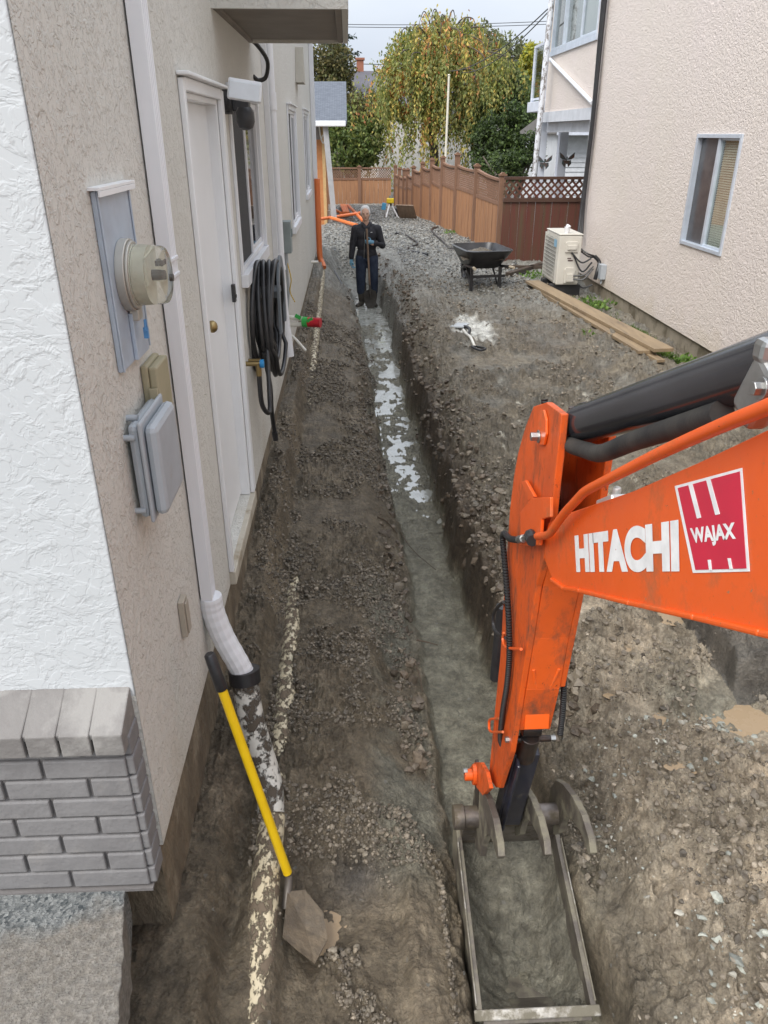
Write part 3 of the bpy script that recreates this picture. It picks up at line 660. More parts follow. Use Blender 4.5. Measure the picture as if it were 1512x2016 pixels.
mb = MB(); mb.cyl((WALL+.10,fc.y,fc.z), (WALL+.122,fc.y,fc.z), .024); mb.build('blue_collar', M('blue_plastic', (.02,.25,.55), .4), t0, smooth=True)
# hose coil
t0 = thing('hose_reel', 'black garden hose coiled on a grey plastic wall hanger', 'garden hose', (WALL,5.3,-1.3))
hcn = pw(530, 640, x=WALL+.10)
rg = random.Random(3); mb = MB()
for k in range(8):
    ry = .30+rg.uniform(-.02,.03); rz_ = .33+rg.uniform(-.03,.03); xo = WALL+.03+k*.017; cy2 = hcn.y+.02+rg.uniform(-.03,.03); cz2 = hcn.z+.05-(rz_-.33)+rg.uniform(-.01,.01)
    pts = []
    for j in range(37):
        a = 2*math.pi*j/36
        pts.append((xo+.018*math.sin(a*1+k)+(.012 if math.sin(a) < -.5 else 0)*k*.3, cy2+ry*math.cos(a)*(1-.12*math.sin(a)), cz2+rz_*math.sin(a)*(1.0)))
    mb.tube(pts, .0145, 10)
mb.tube(spline([(WALL+.09,hcn.y-.30,hcn.z-.1),(WALL+.11,hcn.y-.28,hcn.z-.32),(WALL+.10,hcn.y-.2,hcn.z-.5),(WALL+.10,hcn.y-.12,hcn.z-.68)], 6), .0145, 10)
mb.tube(spline([(WALL+.09,fc.y,fc.z-.06),(WALL+.09,fc.y+.03,fc.z-.25),(WALL+.12,fc.y+.12,fc.z-.33),(WALL+.12,fc.y+.2,fc.z-.2),(WALL+.1,hcn.y-.2,fc.z+.1)], 6), .0145, 10)
mb.build('hose', RUBBER, t0, smooth=True)
mb = MB(); q = (WALL+.10, hcn.y-.12, hcn.z-.68); mb.cyl(q, (q[0]+.004, q[1]+.012, q[2]-.06), .02, .018); mb.build('hose_fitting', BLACKP, t0, smooth=True)
mb = MB(); ring = [(hcn.y+.18+.22*math.cos(a), hcn.z+.20+.20*math.sin(a)) for a in [math.pi*(k/16) for k in range(17)]]
inner = [(hcn.y+.18+.15*math.cos(a), hcn.z+.20+.13*math.sin(a)) for a in [math.pi*(k/16) for k in range(17)]]
poly = ring+[(hcn.y-.04, hcn.z-.05),(hcn.y+.03, hcn.z-.05)]+inner[::-1]+[(hcn.y+.33, hcn.z-.05),(hcn.y+.40, hcn.z-.05)]
mb.prism(poly, 'x', WALL+.165, WALL+.182); mb.bb(WALL, WALL+.164, hcn.y+.05, hcn.y+.3, hcn.z+.16, hcn.z+.2)
mb.build('hanger', M('slate_plastic', (.17,.19,.21), .5), t0, bevel=.003)

# white pvc conduits with tape and red cap
t0 = thing('pvc_conduit', 'white plastic conduit stubs with green tape and a red end cap', 'conduit', (WALL,7.4,-1.6))
PVC = M('white_pvc', (.78,.76,.70), .4, col2=(.66,.63,.56), vs=10)
c0 = pw(563, 632, x=WALL); mb = MB()
e = pw(590, 632, x=WALL+.15)
for dz in (.025, -.025): mb.tube(spline([(WALL-.01,c0.y,c0.z+dz*1.6),(WALL+.10,c0.y-.02,c0.z+dz*1.2),(WALL+.2,c0.y-.05,c0.z+dz)], 5), .021, 12)
mb.tube(spline([(WALL-.01,c0.y-.05,c0.z-.09),(WALL+.08,c0.y-.1,c0.z-.14),(WALL+.19,c0.y-.2,c0.z-.24)], 5), .013, 10)
mb.build('conduit', PVC, t0, smooth=True)
mb = MB(); mb.cyl((WALL+.2,c0.y-.05,c0.z), (WALL+.335,c0.y-.09,c0.z), .046, n=20); mb.build('red_cap', M('red_tape', (.55,.01,.025), .3, col2=(.35,.005,.02), vs=25, bump=.6, bs=40), t0, smooth=True)
mb = MB(); mb.cyl((WALL+.165,c0.y-.04,c0.z), (WALL+.215,c0.y-.055,c0.z), .049, n=16); mb.box((WALL+.12,c0.y-.05,c0.z+.05), (.06,.01,.035), mat=Matrix.Rotation(.5,3,'Y')); mb.box((WALL+.235,c0.y-.1,c0.z+.03), (.06,.008,.03), mat=Matrix.Rotation(-.4,3,'Y')); mb.build('green_tape', M('green_tape', (.04,.42,.08), .4), t0)

# ---------------------------------------------------------------- drain pipes
def mud_pipe(name, base, lo, hi, mud=(.15,.115,.08), sc=9):
    m, b, t = base_mat(name, base, .6); p = t.pos((1,.6,1)); n = t.noise(p, sc, 9, .7)
    f = t.ramp(n, lo, hi); c = t.mix(f, base, mud); c = t.mix(t.ramp(t.noise(p, 3, 4), .4, .6), c, (base[0]*.75, base[1]*.66, base[2]*.5), 'MIX') if False else c
    t.l.new(c, b.inputs['Base Color']); t.l.new(t.ramp(n, lo, hi, (.35,)*3+(1,), (.9,)*3+(1,)), b.inputs['Roughness'])
    t.l.new(t.bump(f, 1., .008), b.inputs['Normal']); return m
PIPEM = mud_pipe('muddy_cream_pipe', (.60,.52,.36), .475, .54, sc=34); PIPED = mud_pipe('muddy_black_pipe', (.60,.58,.52), .47, .53, (.085,.068,.05), 19)
py_ = [1.2,1.6,1.9,2.2,2.5,2.8,3.1,3.5,4,4.6,5.5,6.5,7.5,8.2,9,10,11,12.5,14,15,16.2]
pts = []
for yy in py_:
    xx = np.interp(yy, [1,2,3,4.2,6,9,12,14.5,16.5], [-.345,-.365,-.365,-.385,-.42,-.45,-.475,-.50,-.58])
    zz = np.interp(yy, [1,1.75,1.85,2.3,2.5,3,3.6,4.2,4.6,6.5,7.4,8.2,9,12.5,16], [-2.60,-2.585,-2.545,-2.54,-2.57,-2.558,-2.556,-2.565,-2.60,-2.54,-2.475,-2.42,-2.34,-2.30,-2.28])
    pts.append((xx, yy, zz))
mb = MB(); mb.tube(spline(pts, 6), .055, 20); tag(mb.build('drain_pipe', PIPEM, smooth=True), 'long cream drain pipe half buried in mud along the house', 'pipe')
t0 = thing('branch_pipe', 'mud spattered black pipe from the downspout to the buried drain', 'pipe', (-.47,2.58,-2.1))
mb = MB(); mb.tube(spline([(-.475,2.58,-2.05),(-.468,2.55,-2.14),(-.45,2.5,-2.24),(-.41,2.44,-2.38),(-.38,2.37,-2.47),(-.37,2.28,-2.53)], 6), .056, 20); mb.build('pipe', PIPED, t0, smooth=True)
mb = MB(); mb.cyl((-.478,2.59,-2.02), (-.474,2.575,-2.075), .066); mb.build('collar', RUBBER, t0, smooth=True)
ORANGE_P = M('orange_pipe_plastic', (.72,.20,.065), .4, col2=(.66,.16,.04), vs=3)
mb = MB(); p1 = pw(617, 345, y=14.75); 
mb.tube([(-.55,14.75,-.72),(-.55,14.75,-1.8)]+spline([(-.55,14.75,-1.95),(-.54,14.73,-2.08),(-.50,14.68,-2.16),(-.48,14.6,-2.22)], 5), .052, 16)
tag(mb.build('orange_downpipe', ORANGE_P, smooth=True), 'orange plastic pipe standing against the far corner of the stucco house', 'pipe')
mb = MB(); a = pw(613, 516, x=-.60); mb.tube([a, a+Vector((.11,0,0))], .022, 12); tag(mb.build('pipe_stub', PVC, smooth=True), 'short white pipe stub from the foundation to the drain pipe', 'pipe')
a = pw(622, 478, z=-2.2); mb = MB(); c_ = pw(690, 590, z=-2.72); mid = (a+c_)/2; mid.z += .04
mb.tube(spline([a, mid, c_], 8), .022, 10); tag(mb.build('black_pipe', RUBBER, smooth=True), 'thin black pipe running down the bank behind the drain pipe', 'pipe')

# hoses on the right
def onground(pts, dz=.01): return [Vector((p.x, p.y, gh(p.x, p.y)+dz)) for p in pts]
hp = [pw(u, v, z=-2.2) for u, v in ((778,463),(795,462),(812,470),(822,478),(806,483),(802,490),(818,495),(842,500))]
mb = MB(); mb.tube(spline(onground(hp, .03), 5), .022, 10); tag(mb.build('black_hose', RUBBER, smooth=True), 'short kinked black hose on the spoil heap behind the trench', 'hose')
hp = [pw(u, v, z=-2.28) for u, v in ((862,447),(850,455),(853,464),(868,476),(885,488),(905,497),(925,507))]
mb = MB(); mb.tube(spline(onground(hp, .03), 5), .022, 10); tag(mb.build('black_hose', RUBBER, smooth=True), 'black hose curving toward the wheelbarrow near the cedar fence', 'hose')
# white handled shovel on ground
t0 = thing('snow_shovel', 'broken shovel with white shaft and black grip lying on white powder', 'shovel', tuple(pw(915,660,z=-2.28)))
s1 = onground([pw(912,652,z=-2.28), pw(918,663,z=-2.28), pw(926,678,z=-2.28), pw(934,688,z=-2.28)], .03)
mb = MB(); mb.tube(spline(s1, 4), .018, 10); mb.build('shaft', PVC, t0, smooth=True)
mb = MB(); g0 = s1[-1]; mb.tube(spline([g0, g0+Vector((-.05,-.12,.03)), g0+Vector((.02,-.24,.02)), g0+Vector((.10,-.18,.02)), g0+Vector((.02,0,0))], 5), .014, 8); mb.build('grip', BLACKP, t0, smooth=True); mb = MB(); mb.tube(spline([s1[0]+Vector((.02,-.3,0)), s1[0]+Vector((.06,-.15,.04)), s1[0]+Vector((.02,.05,.03)), s1[0]], 5), .02, 8); mb.build('shaft_bracket', BLACKP, t0, smooth=True)
mb = MB(); q = s1[0]; mb.add([q+Vector((-.16,.12,.0)), q+Vector((.0,.0,.02)), q+Vector((.10,.15,.03)), q+Vector((-.02,.35,.0)), q+Vector((-.16,.12,.02)), q+Vector((.0,.0,.04)), q+Vector((.10,.15,.05)), q+Vector((-.02,.35,.02))], [(0,3,2,1),(4,5,6,7),(0,1,5,4),(1,2,6,5),(2,3,7,6),(3,0,4,7)]); mb.build('blade', M('pale_grey_plastic', (.5,.53,.55), .4), t0, bevel=.004)

# roots and twigs
TW = M('wet_root', (.10,.07,.045), .7)
for (pp, lb) in ((((768,1042),(790,1055),(815,1085),(858,1122)), 'thin dark root sagging across the trench floor'), (((820,1260),(840,1264),(862,1270)), 'short root sticking out by the pale sandy floor'), (((815,1300),(826,1330),(832,1362)), 'curved root hanging from the left bank'), (((744,1078),(760,1074),(782,1072)), 'stubby root poking out of the left bank'), (((1365,1170),(1400,1185),(1440,1180)), 'twig lying beneath the boom')):
    P_ = [pw(u, v, z=-2.88 if v < 1170 else -2.75) for u, v in pp]; P_ = [Vector((q.x, q.y, max(q.z, gh(q.x, q.y)+.012))) for q in P_]
    mb = MB(); mb.tube(spline(P_, 5), list(np.linspace(.006, .0025, 5*(len(P_)-1)+1)), 7); tag(mb.build('root', TW, smooth=True), lb, 'root')
# ---------------------------------------------------------------- near shovel with yellow handle
t0 = thing('shovel', 'round point shovel with yellow handle and black grip leaning on the near downspout', 'shovel', (-.28,2.05,-2.6))
A = pw(412, 1287, x=-.49); B = pw(566, 1718, z=-2.53); D = (B-A).normalized()
gA = A+D*.145
mb = MB(); mb.cyl(gA, B, .0165, .0175, n=18); mb.build('handle', M('yellow_fibreglass', (.85,.56,.012), .3, col2=(.78,.50,.01), vs=8, dirt=(.25,.17,.07), ds=14, dlo=.68, dhi=.75), t0, smooth=True)
mb = MB(); mb.tube([A, A+D*.006, A+D*.14, gA], [.014,.019,.021,.0195], 18); mb.build('grip', RUBBER, t0, smooth=True)
MUDST = M('muddy_steel', (.16,.14,.12), .5, .5, col2=(.10,.09,.08), vs=12, dirt=(.15,.12,.085), ds=6, dlo=.42, dhi=.55)
b2 = pw(562, 1790, z=-2.60); mb = MB(); mb.tube(spline([B-D*.01, B+D*.02, (B+b2)/2+Vector((.005,0,-.0)), b2], 4), [.0165]*13, 12); mb.build('socket', MUDST, t0, smooth=True)
bl = [pw(566,1755,z=-2.555), pw(600,1752,z=-2.575), pw(636,1795,z=-2.60), pw(645,1850,z=-2.62), pw(620,1897,z=-2.60), pw(585,1870,z=-2.57), pw(556,1845,z=-2.555)]
mb = MB(); cc = sum(bl, Vector())/len(bl)+Vector((0,0,-.022)); n = len(bl)
mb.add(bl+[cc]+[q-Vector((0,0,.004)) for q in bl]+[cc-Vector((0,0,.004))], [(i, (i+1) % n, n) for i in range(n)]+[((i+1) % n+n+1, i+n+1, 2*n+1) for i in range(n)]+[(i, i+n+1, (i+1) % n+n+1, (i+1) % n) for i in range(n)])
mb.build('blade', M('mud_caked_steel', (.12,.095,.065), .6, .1, col2=(.075,.06,.045), vs=14, bump=.8, bs=30, bd=.01, dirt=(.16,.125,.085), ds=9, dlo=.45, dhi=.6), t0)

# ---------------------------------------------------------------- excavator
def orange_mat():
    m, b, t = base_mat('excavator_orange', (.85,.13,.012), .33); p = t.pos()
    b.inputs['Coat Weight'].default_value = .15; b.inputs['Coat Roughness'].default_value = .2
    n = t.noise(p, 5, 8, .7); c = t.mix(t.ramp(t.noise(p, 3, 4), .3, .7), (.80,.115,.010), (.74,.10,.010))
    c = t.mix(t.ramp(n, .52, .72), c, (.33,.12,.045)); sc2 = t.noise(t.pos((1,3,9)), 14, 6, .75)
    c = t.mix(t.ramp(sc2, .66, .70), c, (.06,.03,.02)); c = t.mix(t.ramp(t.noise(p, 48, 5, .75), .64, .69), c, (.30,.17,.09))
    t.l.new(c, b.inputs['Base Color']); t.l.new(t.ramp(n, .4, .75, (.30,)*3+(1,), (.62,)*3+(1,)), b.inputs['Roughness'])
    t.l.new(t.bump(t.noise(p, 90, 3), .05, .002), b.inputs['Normal']); return m
def orange_dirty():
    m, b, t = base_mat('excavator_orange_worn', (.8,.12,.012), .45); p = t.pos()
    c = t.mix(t.ramp(t.noise(p, 4, 6), .35, .7), (.72,.105,.010), (.50,.075,.012))
    n = t.noise(t.pos((1,1,.45)), 11, 9, .72); c = t.mix(t.ramp(n, .50, .68), c, (.15,.055,.025)); c = t.mix(t.ramp(t.noise(t.pos((2,2,1)), 26, 7, .75), .62, .67), c, (.03,.022,.018))
    t.l.new(c, b.inputs['Base Color']); t.l.new(t.ramp(n, .4, .7, (.38,)*3+(1,), (.75,)*3+(1,)), b.inputs['Roughness']); return m
OR = orange_mat(); ORD = orange_dirty()
CYLM = M('black_cylinder_paint', (.020,.021,.025), .16, col2=(.035,.035,.04), vs=5, bump=.05, bs=20, spec=.6)
GREASE = M('greasy_black_metal', (.02,.019,.02), .3, .4, col2=(.06,.035,.025), vs=18, dirt=(.10,.07,.05), ds=12, dlo=.6, dhi=.7)
def braid():
    m, b, t = base_mat('braided_hose', (.014,.014,.015), .5); 
    wv = t.new('ShaderNodeTexWave'); wv.inputs['Scale'].default_value = 45; wv.bands_direction = 'Z'; t.l.new(t.pos(), wv.inputs['Vector'])
    t.l.new(t.bump(wv.outputs['Fac'], .8, .006), b.inputs['Normal']); return m
BRAID = braid()
ex = thing('excavator', 'orange compact excavator arm with boom, stick and ditching bucket reaching into the trench', 'excavator', (.55,.3,-2.2))
XS0, XS1 = .48, .615
def yz(u, v, x=XS0): p = pw(u, v, x=x); return (p.y, p.z)
def arc(c, r, a0, a1, n): return [(c[0]+r*math.cos(R(a0+(a1-a0)*k/n)), c[1]+r*math.sin(R(a0+(a1-a0)*k/n))) for k in range(n+1)]
# side plates: back edge (away from camera) then front edge
back = [yz(1075,792), yz(1050,800), yz(1034,840), yz(1020,890), yz(1012,935), yz(1004,1000), yz(997,1100), yz(990,1200), yz(985,1290), yz(974,1400), yz(962,1530), yz(975,1550)]
front = [(1.98,-2.16), (1.90,-2.02), yz(1005,1480), yz(1024,1355), yz(1040,1255), yz(1055,1155), (1.66,-.97), (1.638,-.86), yz(1090,960), yz(1100,870), yz(1105,815)]
prof = back+front[1:]
profR = [q for q in prof if q[1] > -1.78 and not (q[1] < -1.7 and q[0] < 1.9)]+[]
mb = MB(); mb.prism(prof, 'x', XS0, XS0+.018); mb.prism(profR, 'x', XS1-.018, XS1)
stick = mb.build('stick', ORD, ex, bevel=.003)
# boxed front / back plates of the stick below the boom
def strip(mb, a, b_, x0, x1, th=.01):
    n = len(a)
    for i in range(n-1):
        (y0, z0), (y1, z1) = a[i], a[i+1]; d = Vector((0, y1-y0, z1-z0)).normalized(); nn = Vector((0, -d.z, d.y))*th*b_
        mb.add([(x0,y0,z0),(x1,y0,z0),(x1,y1,z1),(x0,y1,z1),(x0,y0+nn.y,z0+nn.z),(x1,y0+nn.y,z0+nn.z),(x1,y1+nn.y,z1+nn.z),(x0,y1+nn.y,z1+nn.z)], [(0,1,2,3),(7,6,5,4),(0,4,5,1),(1,5,6,2),(2,6,7,3),(3,7,4,0)])
mb = MB(); ins = .014
fp = [(1.668,-.93), (1.71,-1.082), (1.742,-1.27), (1.764,-1.469), (1.802,-1.66)]
strip(mb, fp, -1, XS0+.0185, XS1-.0185); mb.build('front_plate', ORD, stick, bevel=.001); mb = MB()
bp = [(2.075,-1.0),(2.06,-1.3),(2.035,-1.57),(2.045,-1.85)]
strip(mb, bp, -1, XS0+.0185, XS1-.0185)
mb.build('rear_plate', ORD, stick, bevel=.001)
mb = MB(); c0 = Vector((.5475,1.765,-1.47))
mb.tube(spline([(XS0+.03,1.745,-1.39),(XS0+.045,1.757,-1.46),(.5475,1.765,-1.50),(XS1-.045,1.757,-1.46),(XS1-.03,1.745,-1.39)], 5), .005, 8); mb.box((.5475,1.786,-1.60), (.075,.02,.085), mat=Matrix.Rotation(R(-7),3,'X')); mb.build('stiffener', OR, stick, bevel=.002)
# top pin and ears
py0, pz0 = yz(1072, 842)
mb = MB(); mb.cyl((XS0-.008,py0,pz0), (XS0-.001,py0,pz0), .047, n=8); mb.build('pin_plate', OR, stick, bevel=.002)
mb = MB(); mb.cyl((XS0-.03,py0+.012,pz0-.028), (XS0-.008,py0+.012,pz0-.028), .012, n=6); mb.cyl((XS0-.012,py0+.012,pz0-.028), (XS0-.008,py0+.012,pz0-.028), .017, n=16); mb.build('pin_bolt', STEEL, stick, bevel=.001)
mb = MB(); mb.cyl((XS0+.02,py0,pz0), (XS1-.02,py0,pz0), .034, n=24); mb.cyl((.5475,py0,pz0+.02), (.5475,py0,pz0+.052), .012); mb.build('cylinder_eye', GREASE, stick, smooth=True)
# arm (stick) cylinder
ca = Vector((.5475, py0, pz0)); cb = pw(1512, 722, x=.5475); d = (cb-ca).normalized()
mb = MB(); mb.cyl(ca+d*.035, ca+d*.09, .021, n=24); mb.build('piston_rod', M('chrome_rod', (.35,.35,.36), .12, 1.), ex, smooth=True)
mb = MB(); mb.tube([ca+d*.075, ca+d*.082, ca+d*.13, ca+d*.14, ca+d*1.35], [.030,.046,.048,.0445,.0445], 40); mb.build('arm_cylinder', CYLM, ex, smooth=True)
mb = MB(); off = Vector((-.02,0,-.052))
P = [ca+d*.10+off*.9, ca+d*.14+off*1.1+Vector((-.012,0,0)), ca+d*.24+off*1.45, ca+d*.38+off*1.75, ca+d*.55+off*1.45, ca+d*.85+off*1.1]
mb.tube(spline(P, 6), [.019]*31, 14); mb.build('hose_sleeve', M('hose_sleeve_fabric', (.014,.014,.015), .85, col2=(.05,.046,.04), vs=10, bump=.3, bs=50), ex, smooth=True)
mb = MB(); mb.tube([ca+d*.09+off*.8, ca+d*.12+off*1.0], .021, 16); mb.build('hose_clamp', BLACKP, ex, smooth=True)
# boom
bt = [yz(1085,1030), yz(1105,1015), yz(1130,1008), yz(1250,968), yz(1380,912), yz(1512,850)]; bbm = [yz(1512,1246), yz(1380,1215), yz(1250,1187), yz(1150,1163), yz(1117,1158), yz(1092,1140), yz(1078,1105), yz(1076,1060)]
e1 = Vector((0, bt[-1][0]-bt[-2][0], bt[-1][1]-bt[-2][1])).normalized()*.9; e2 = Vector((0, bbm[0][0]-bbm[1][0], bbm[0][1]-bbm[1][1])).normalized()*1.0
BX0, BX1 = .474, .622
prof = bt+[(bt[-1][0]+e1.y, bt[-1][1]+e1.z), (bbm[0][0]+e2.y, bbm[0][1]+e2.z)]+bbm
mb = MB(); mb.prism(prof, 'x', BX0, BX0+.012); mb.prism(prof, 'x', BX1-.012, BX1); boom = mb.build('boom', OR, ex, bevel=.002)
mb = MB(); strip(mb, [bt[-1], bt[-2], bt[-3], bt[-4], bt[-5]], -1, BX0+.0125, BX1-.0125, .008)
strip(mb, [(bt[-1][0]+e1.y, bt[-1][1]+e1.z), bt[-1]], -1, BX0+.0125, BX1-.0125, .008)
mb.build('boom_top_plate', OR, boom)
mb = MB(); bl_ = [bbm[5], bbm[4], bbm[3], bbm[2], bbm[1], bbm[0], (bbm[0][0]+e2.y, bbm[0][1]+e2.z)]
strip(mb, [(q[0]-.002, q[1]-.004) for q in bl_], -1, BX0-.007, BX1+.007, .009); mb.build('boom_bottom_flange', OR, boom, bevel=.003)
mb = MB(); 
P = [yz(1030,985), yz(1050,978), yz(1083,978), yz(1083,1000), yz(1090,1020), yz(1082,1048), yz(1068,1075), yz(1024,1075), yz(1022,1010)]
P = [yz(u, v, .455) for u, v in ((1024,1008),(1046,980),(1083,979),(1083,1018),(1066,1022),(1062,1074),(1025,1074))]
mb.prism(P, 'x', .455, .463); mb.prism([yz(u, v, .463) for u, v in ((1026,948),(1034,946),(1052,978),(1040,986))], 'x', .463, .472); mb.build('hose_bracket', OR, ex, bevel=.002)
# steel line (orange) with fitting
mb = MB(); xp = .447
P = [pw(u, v, x=xp) for u, v in ((1058,1056),(1078,1053),(1090,1040),(1110,1012),(1135,985),(1152,968),(1185,950),(1300,892),(1420,838),(1500,806),(1600,764))]
mb.tube(spline(P, 6), .0095, 14); mb.build('hydraulic_line', OR, ex, smooth=True)
p = pw(1046, 1057, x=.447); mb = MB(); mb.cyl(p+Vector((0,.012,0)), p+Vector((0,-.02,-.0)), .017, n=8); mb.ell(p, (.017,.02,.018)); mb.build('line_coupling', BLACKP, ex, smooth=True)
p = pw(1022, 1062, x=.447); p2 = pw(1040, 1058, x=.447); mb = MB(); mb.cyl(p, p2, .009, n=6); mb.cyl(p, p+(p2-p)*.5, .011, n=12); mb.build('hose_fitting', STEEL, ex, smooth=True)
mb = MB(); P = [pw(u, v, x=q) for u, v, q in ((1020,1063,.447),(1003,1060,.45),(993,1050,.455),(990,1062,.46),(993,1100,.46),(998,1160,.462),(1002,1230,.462),(1003,1290,.463),(998,1350,.464),(990,1400,.466),(985,1450,.475),(988,1466,.485))]
mb.tube(spline(P, 6), .0095, 12); mb.build('hydraulic_hose', BRAID, ex, smooth=True)
mb = MB(); P = [pw(u, v, x=.47) for u, v in ((992,1185),(980,1195),(972,1210),(972,1235),(982,1250),(996,1256))]
mb.tube(spline(P, 5), .006, 10); mb.build('hydraulic_hose', RUBBER, ex, smooth=True)
mb = MB(); P = [pw(u, v, x=.62) for u, v in ((1107,1315),(1110,1350),(1108,1400),(1103,1445))]; mb.tube(spline(P, 5), .0095, 12); mb.build('hydraulic_hose', BRAID, ex, smooth=True)
for pl in (((992,1246),(990,1258),(996,1274),(1026,1278)), ((984,1415),(966,1416),(963,1424),(966,1440),(990,1441))):
    mb = MB(); mb.tube(spline([pw(u, v, x=.462) for u, v in pl], 5), .0045, 8); mb.build('hose_guide', OR, ex, smooth=True)
# inner hoses in the ear gap
mb = MB(); mb.tube(spline([(.53,1.86,-.66),(.535,1.82,-.80),(.54,1.76,-.93),(.55,1.66,-.93)], 6), .010, 10); mb.tube(spline([(.50,1.88,-.62),(.505,1.80,-.80),(.50,1.74,-.93),(.51,1.68,-.92)], 6), .009, 10); mb.build('inner_hose', BRAID, ex, smooth=True)
mb = MB(); strip(mb, [(1.95,-.74),(2.06,-.95)], 1, XS0+.0185, XS1-.0185, .01); mb.build('inner_plate', GREASE, ex)
# steel clamp at the right edge
mb = MB(); P = pw(1500, 770, x=.50); mb.box(P, (.03,.055,.085), mat=Matrix.Rotation(R(25),3,'X')); mb.box(P+Vector((.0,.0,.05)), (.035,.03,.03)); mb.build('pipe_clamp', STEEL, ex, bevel=.008)
mb = MB(); P = pw(1480, 765, x=.47); mb.cyl(P, P+Vector((.03,0,0)), .009, n=6); mb.cyl(P+Vector((.010,0,0)), P+Vector((.014,0,0)), .014, n=18); mb.build('clamp_bolt', STEEL, ex, bevel=.001)
mb = MB(); P = Vector((.55, 1.42, -.70)); mb.box(P, (.05,.10,.03), mat=Matrix.Rotation(R(-33),3,'X')); mb.cyl(P, P+Vector((0,0,.04)), .010, n=6); mb.build('hose_clamp_block', M('cast_aluminium', (.6,.6,.58), .4, .6), ex, bevel=.006)
# lettering
WHT = M('white_decal', (.90,.90,.90), .35, col2=(.74,.74,.74), vs=30, dirt=(.4,.38,.36), ds=30, dlo=.70, dhi=.74)
REDD = M('red_decal', (.62,.02,.055), .35, col2=(.55,.018,.05), vs=10)
def bil(q, s, t_):   # q: tl,tr,br,bl (y,z)
    (a, b_, c_, d) = [Vector(p) for p in q]; top = a*(1-s)+b_*s; bo = d*(1-s)+c_*s; r_ = bo*(1-t_)+top*t_; return r_
def word(txt, q, x, name, mat, off=.035, th=.0006, parent=boom, space=1.0):
    cu = bpy.data.curves.new('tmp', 'FONT'); cu.body = txt; cu.size = 1; cu.offset = off; cu.resolution_u = 8; cu.space_character = space
    o = bpy.data.objects.new('tmp', cu); COL.objects.link(o); bpy.context.view_layer.update()
    me = bpy.data.meshes.new_from_object(o.evaluated_get(bpy.context.evaluated_depsgraph_get())); bpy.data.objects.remove(o)
    n = len(me.vertices); co = np.zeros(n*3); me.vertices.foreach_get('co', co); co = co.reshape(-1, 3)
    x0, x1, y0, y1 = co[:,0].min(), co[:,0].max(), co[:,1].min(), co[:,1].max(); mb = MB(); vs = []
    for (a, b_, _) in co:
        r_ = bil(q, (a-x0)/(x1-x0), (b_-y0)/(y1-y0)); vs.append((x, r_[0], r_[1]))
    mb.add(vs, [tuple(p.vertices) for p in me.polygons]); return mb.build(name, mat, parent)
def Q(pts, x=.473): return [yz(u, v, x) for u, v in pts]
word('HITACHI', Q(((1131,1054),(1336,1022),(1338,1126),(1135,1127))), .4728, 'lettering', WHT, off=.06)
def patch(pts, x, name, mat, par=boom):
    mb = MB(); P = Q(pts, x); mb.prism(P, 'x', x, x+.0004); return mb.build(name, mat, par)
bq = ((1328,957),(1461,921),(1476,1125),(1364,1128))
bd = patch(bq, .4730, 'badge', WHT)
patch(((1334,961),(1456,928),(1469,1119),(1369,1122)), .4722, 'badge_field', REDD, boom)
for pl in (((1355,955),(1363,953),(1380,1019),(1372,1021)), ((1390,945),(1398,943),(1417,1012),(1408,1014)), ((1393,1102),(1399,1102),(1401,1123),(1396,1123)), ((1432,1099),(1438,1099),(1442,1120),(1436,1120))):
    patch(pl, .4716, 'badge_stripe', WHT, boom)
word('WAJAX', Q(((1360,1040),(1449,1028),(1452,1070),(1367,1078))), .4715, 'lettering', WHT, off=.045)
# bucket cylinder rod end etc.
mb = MB(); ra = Vector((.5475,1.84,-1.70))
mb.cyl((.5475-.03,1.835,-1.69), (.5475+.03,1.835,-1.69), .030, n=20); mb.cyl((XS0-.0,1.83,-1.735), (XS1+.0,1.83,-1.735), .011, n=12)
mb.tube([(.5475,1.83,-1.72),(.5475,1.87,-1.85)], .033, 18); mb.build('cylinder_head', GREASE, ex, bevel=.002, smooth=True)
for s_ in (XS0-.012, XS1-.003): 
    mb = MB(); mb.cyl((s_,1.83,-1.735), (s_+.018,1.83,-1.735), .010, n=6); mb.build('hose_fitting', STEEL, ex)
mb = MB(); mb.box((.552,1.955,-2.06), (.088,.07,.50), mat=Matrix.Rotation(R(16),3,'X')); mb.box((.52,1.905,-2.06), (.012,.05,.46), mat=Matrix.Rotation(R(16),3,'X')); mb.build('bucket_cylinder', M('dark_navy_paint', (.014,.017,.034), .28, col2=(.035,.033,.04), vs=12, dirt=(.10,.085,.065), ds=9, dlo=.58, dhi=.7), ex, bevel=.006)
mb = MB(); cyl_ = yz(972, 1300); mb.tube([pw(1000,1225,x=.52)+Vector((0,.10,0)), pw(985,1370,x=.52)+Vector((0,.10,0))], .022, 16); mb.build('rear_cylinder', RUBBER, ex, smooth=True)
mb = MB(); q = pw(935, 1525, x=.44); mb.prism([yz(u, v, .446) for u, v in ((924,1512),(934,1501),(946,1501),(957,1520),(964,1552),(950,1566),(934,1545))], 'x', .4455, .460); mb.prism([(q.y+.03*math.cos(a)-.0, q.z+.045*math.sin(a)) for a in [2*math.pi*k/20 for k in range(20)]], 'x', .43, .445); mb.cyl((.40,q.y,q.z), (.43,q.y,q.z), .022); mb.build('bucket_link', ORD, ex, bevel=.002)
mb = MB(); mb.cyl((.395,q.y,q.z+.02), (.41,q.y,q.z+.02), .010, n=6); mb.build('link_bolt', STEEL, ex)
mb = MB(); mb.prism([(q.y-.05,q.z+.03),(q.y+.05,q.z+.03),(2.12,-2.34),(2.04,-2.37)], 'x', .446, .46); mb.prism([(q.y-.05,q.z+.03),(q.y+.05,q.z+.03),(2.12,-2.34),(2.04,-2.37)], 'x', .62, .634); mb.build('link_arm', GREASE, ex, bevel=.003)
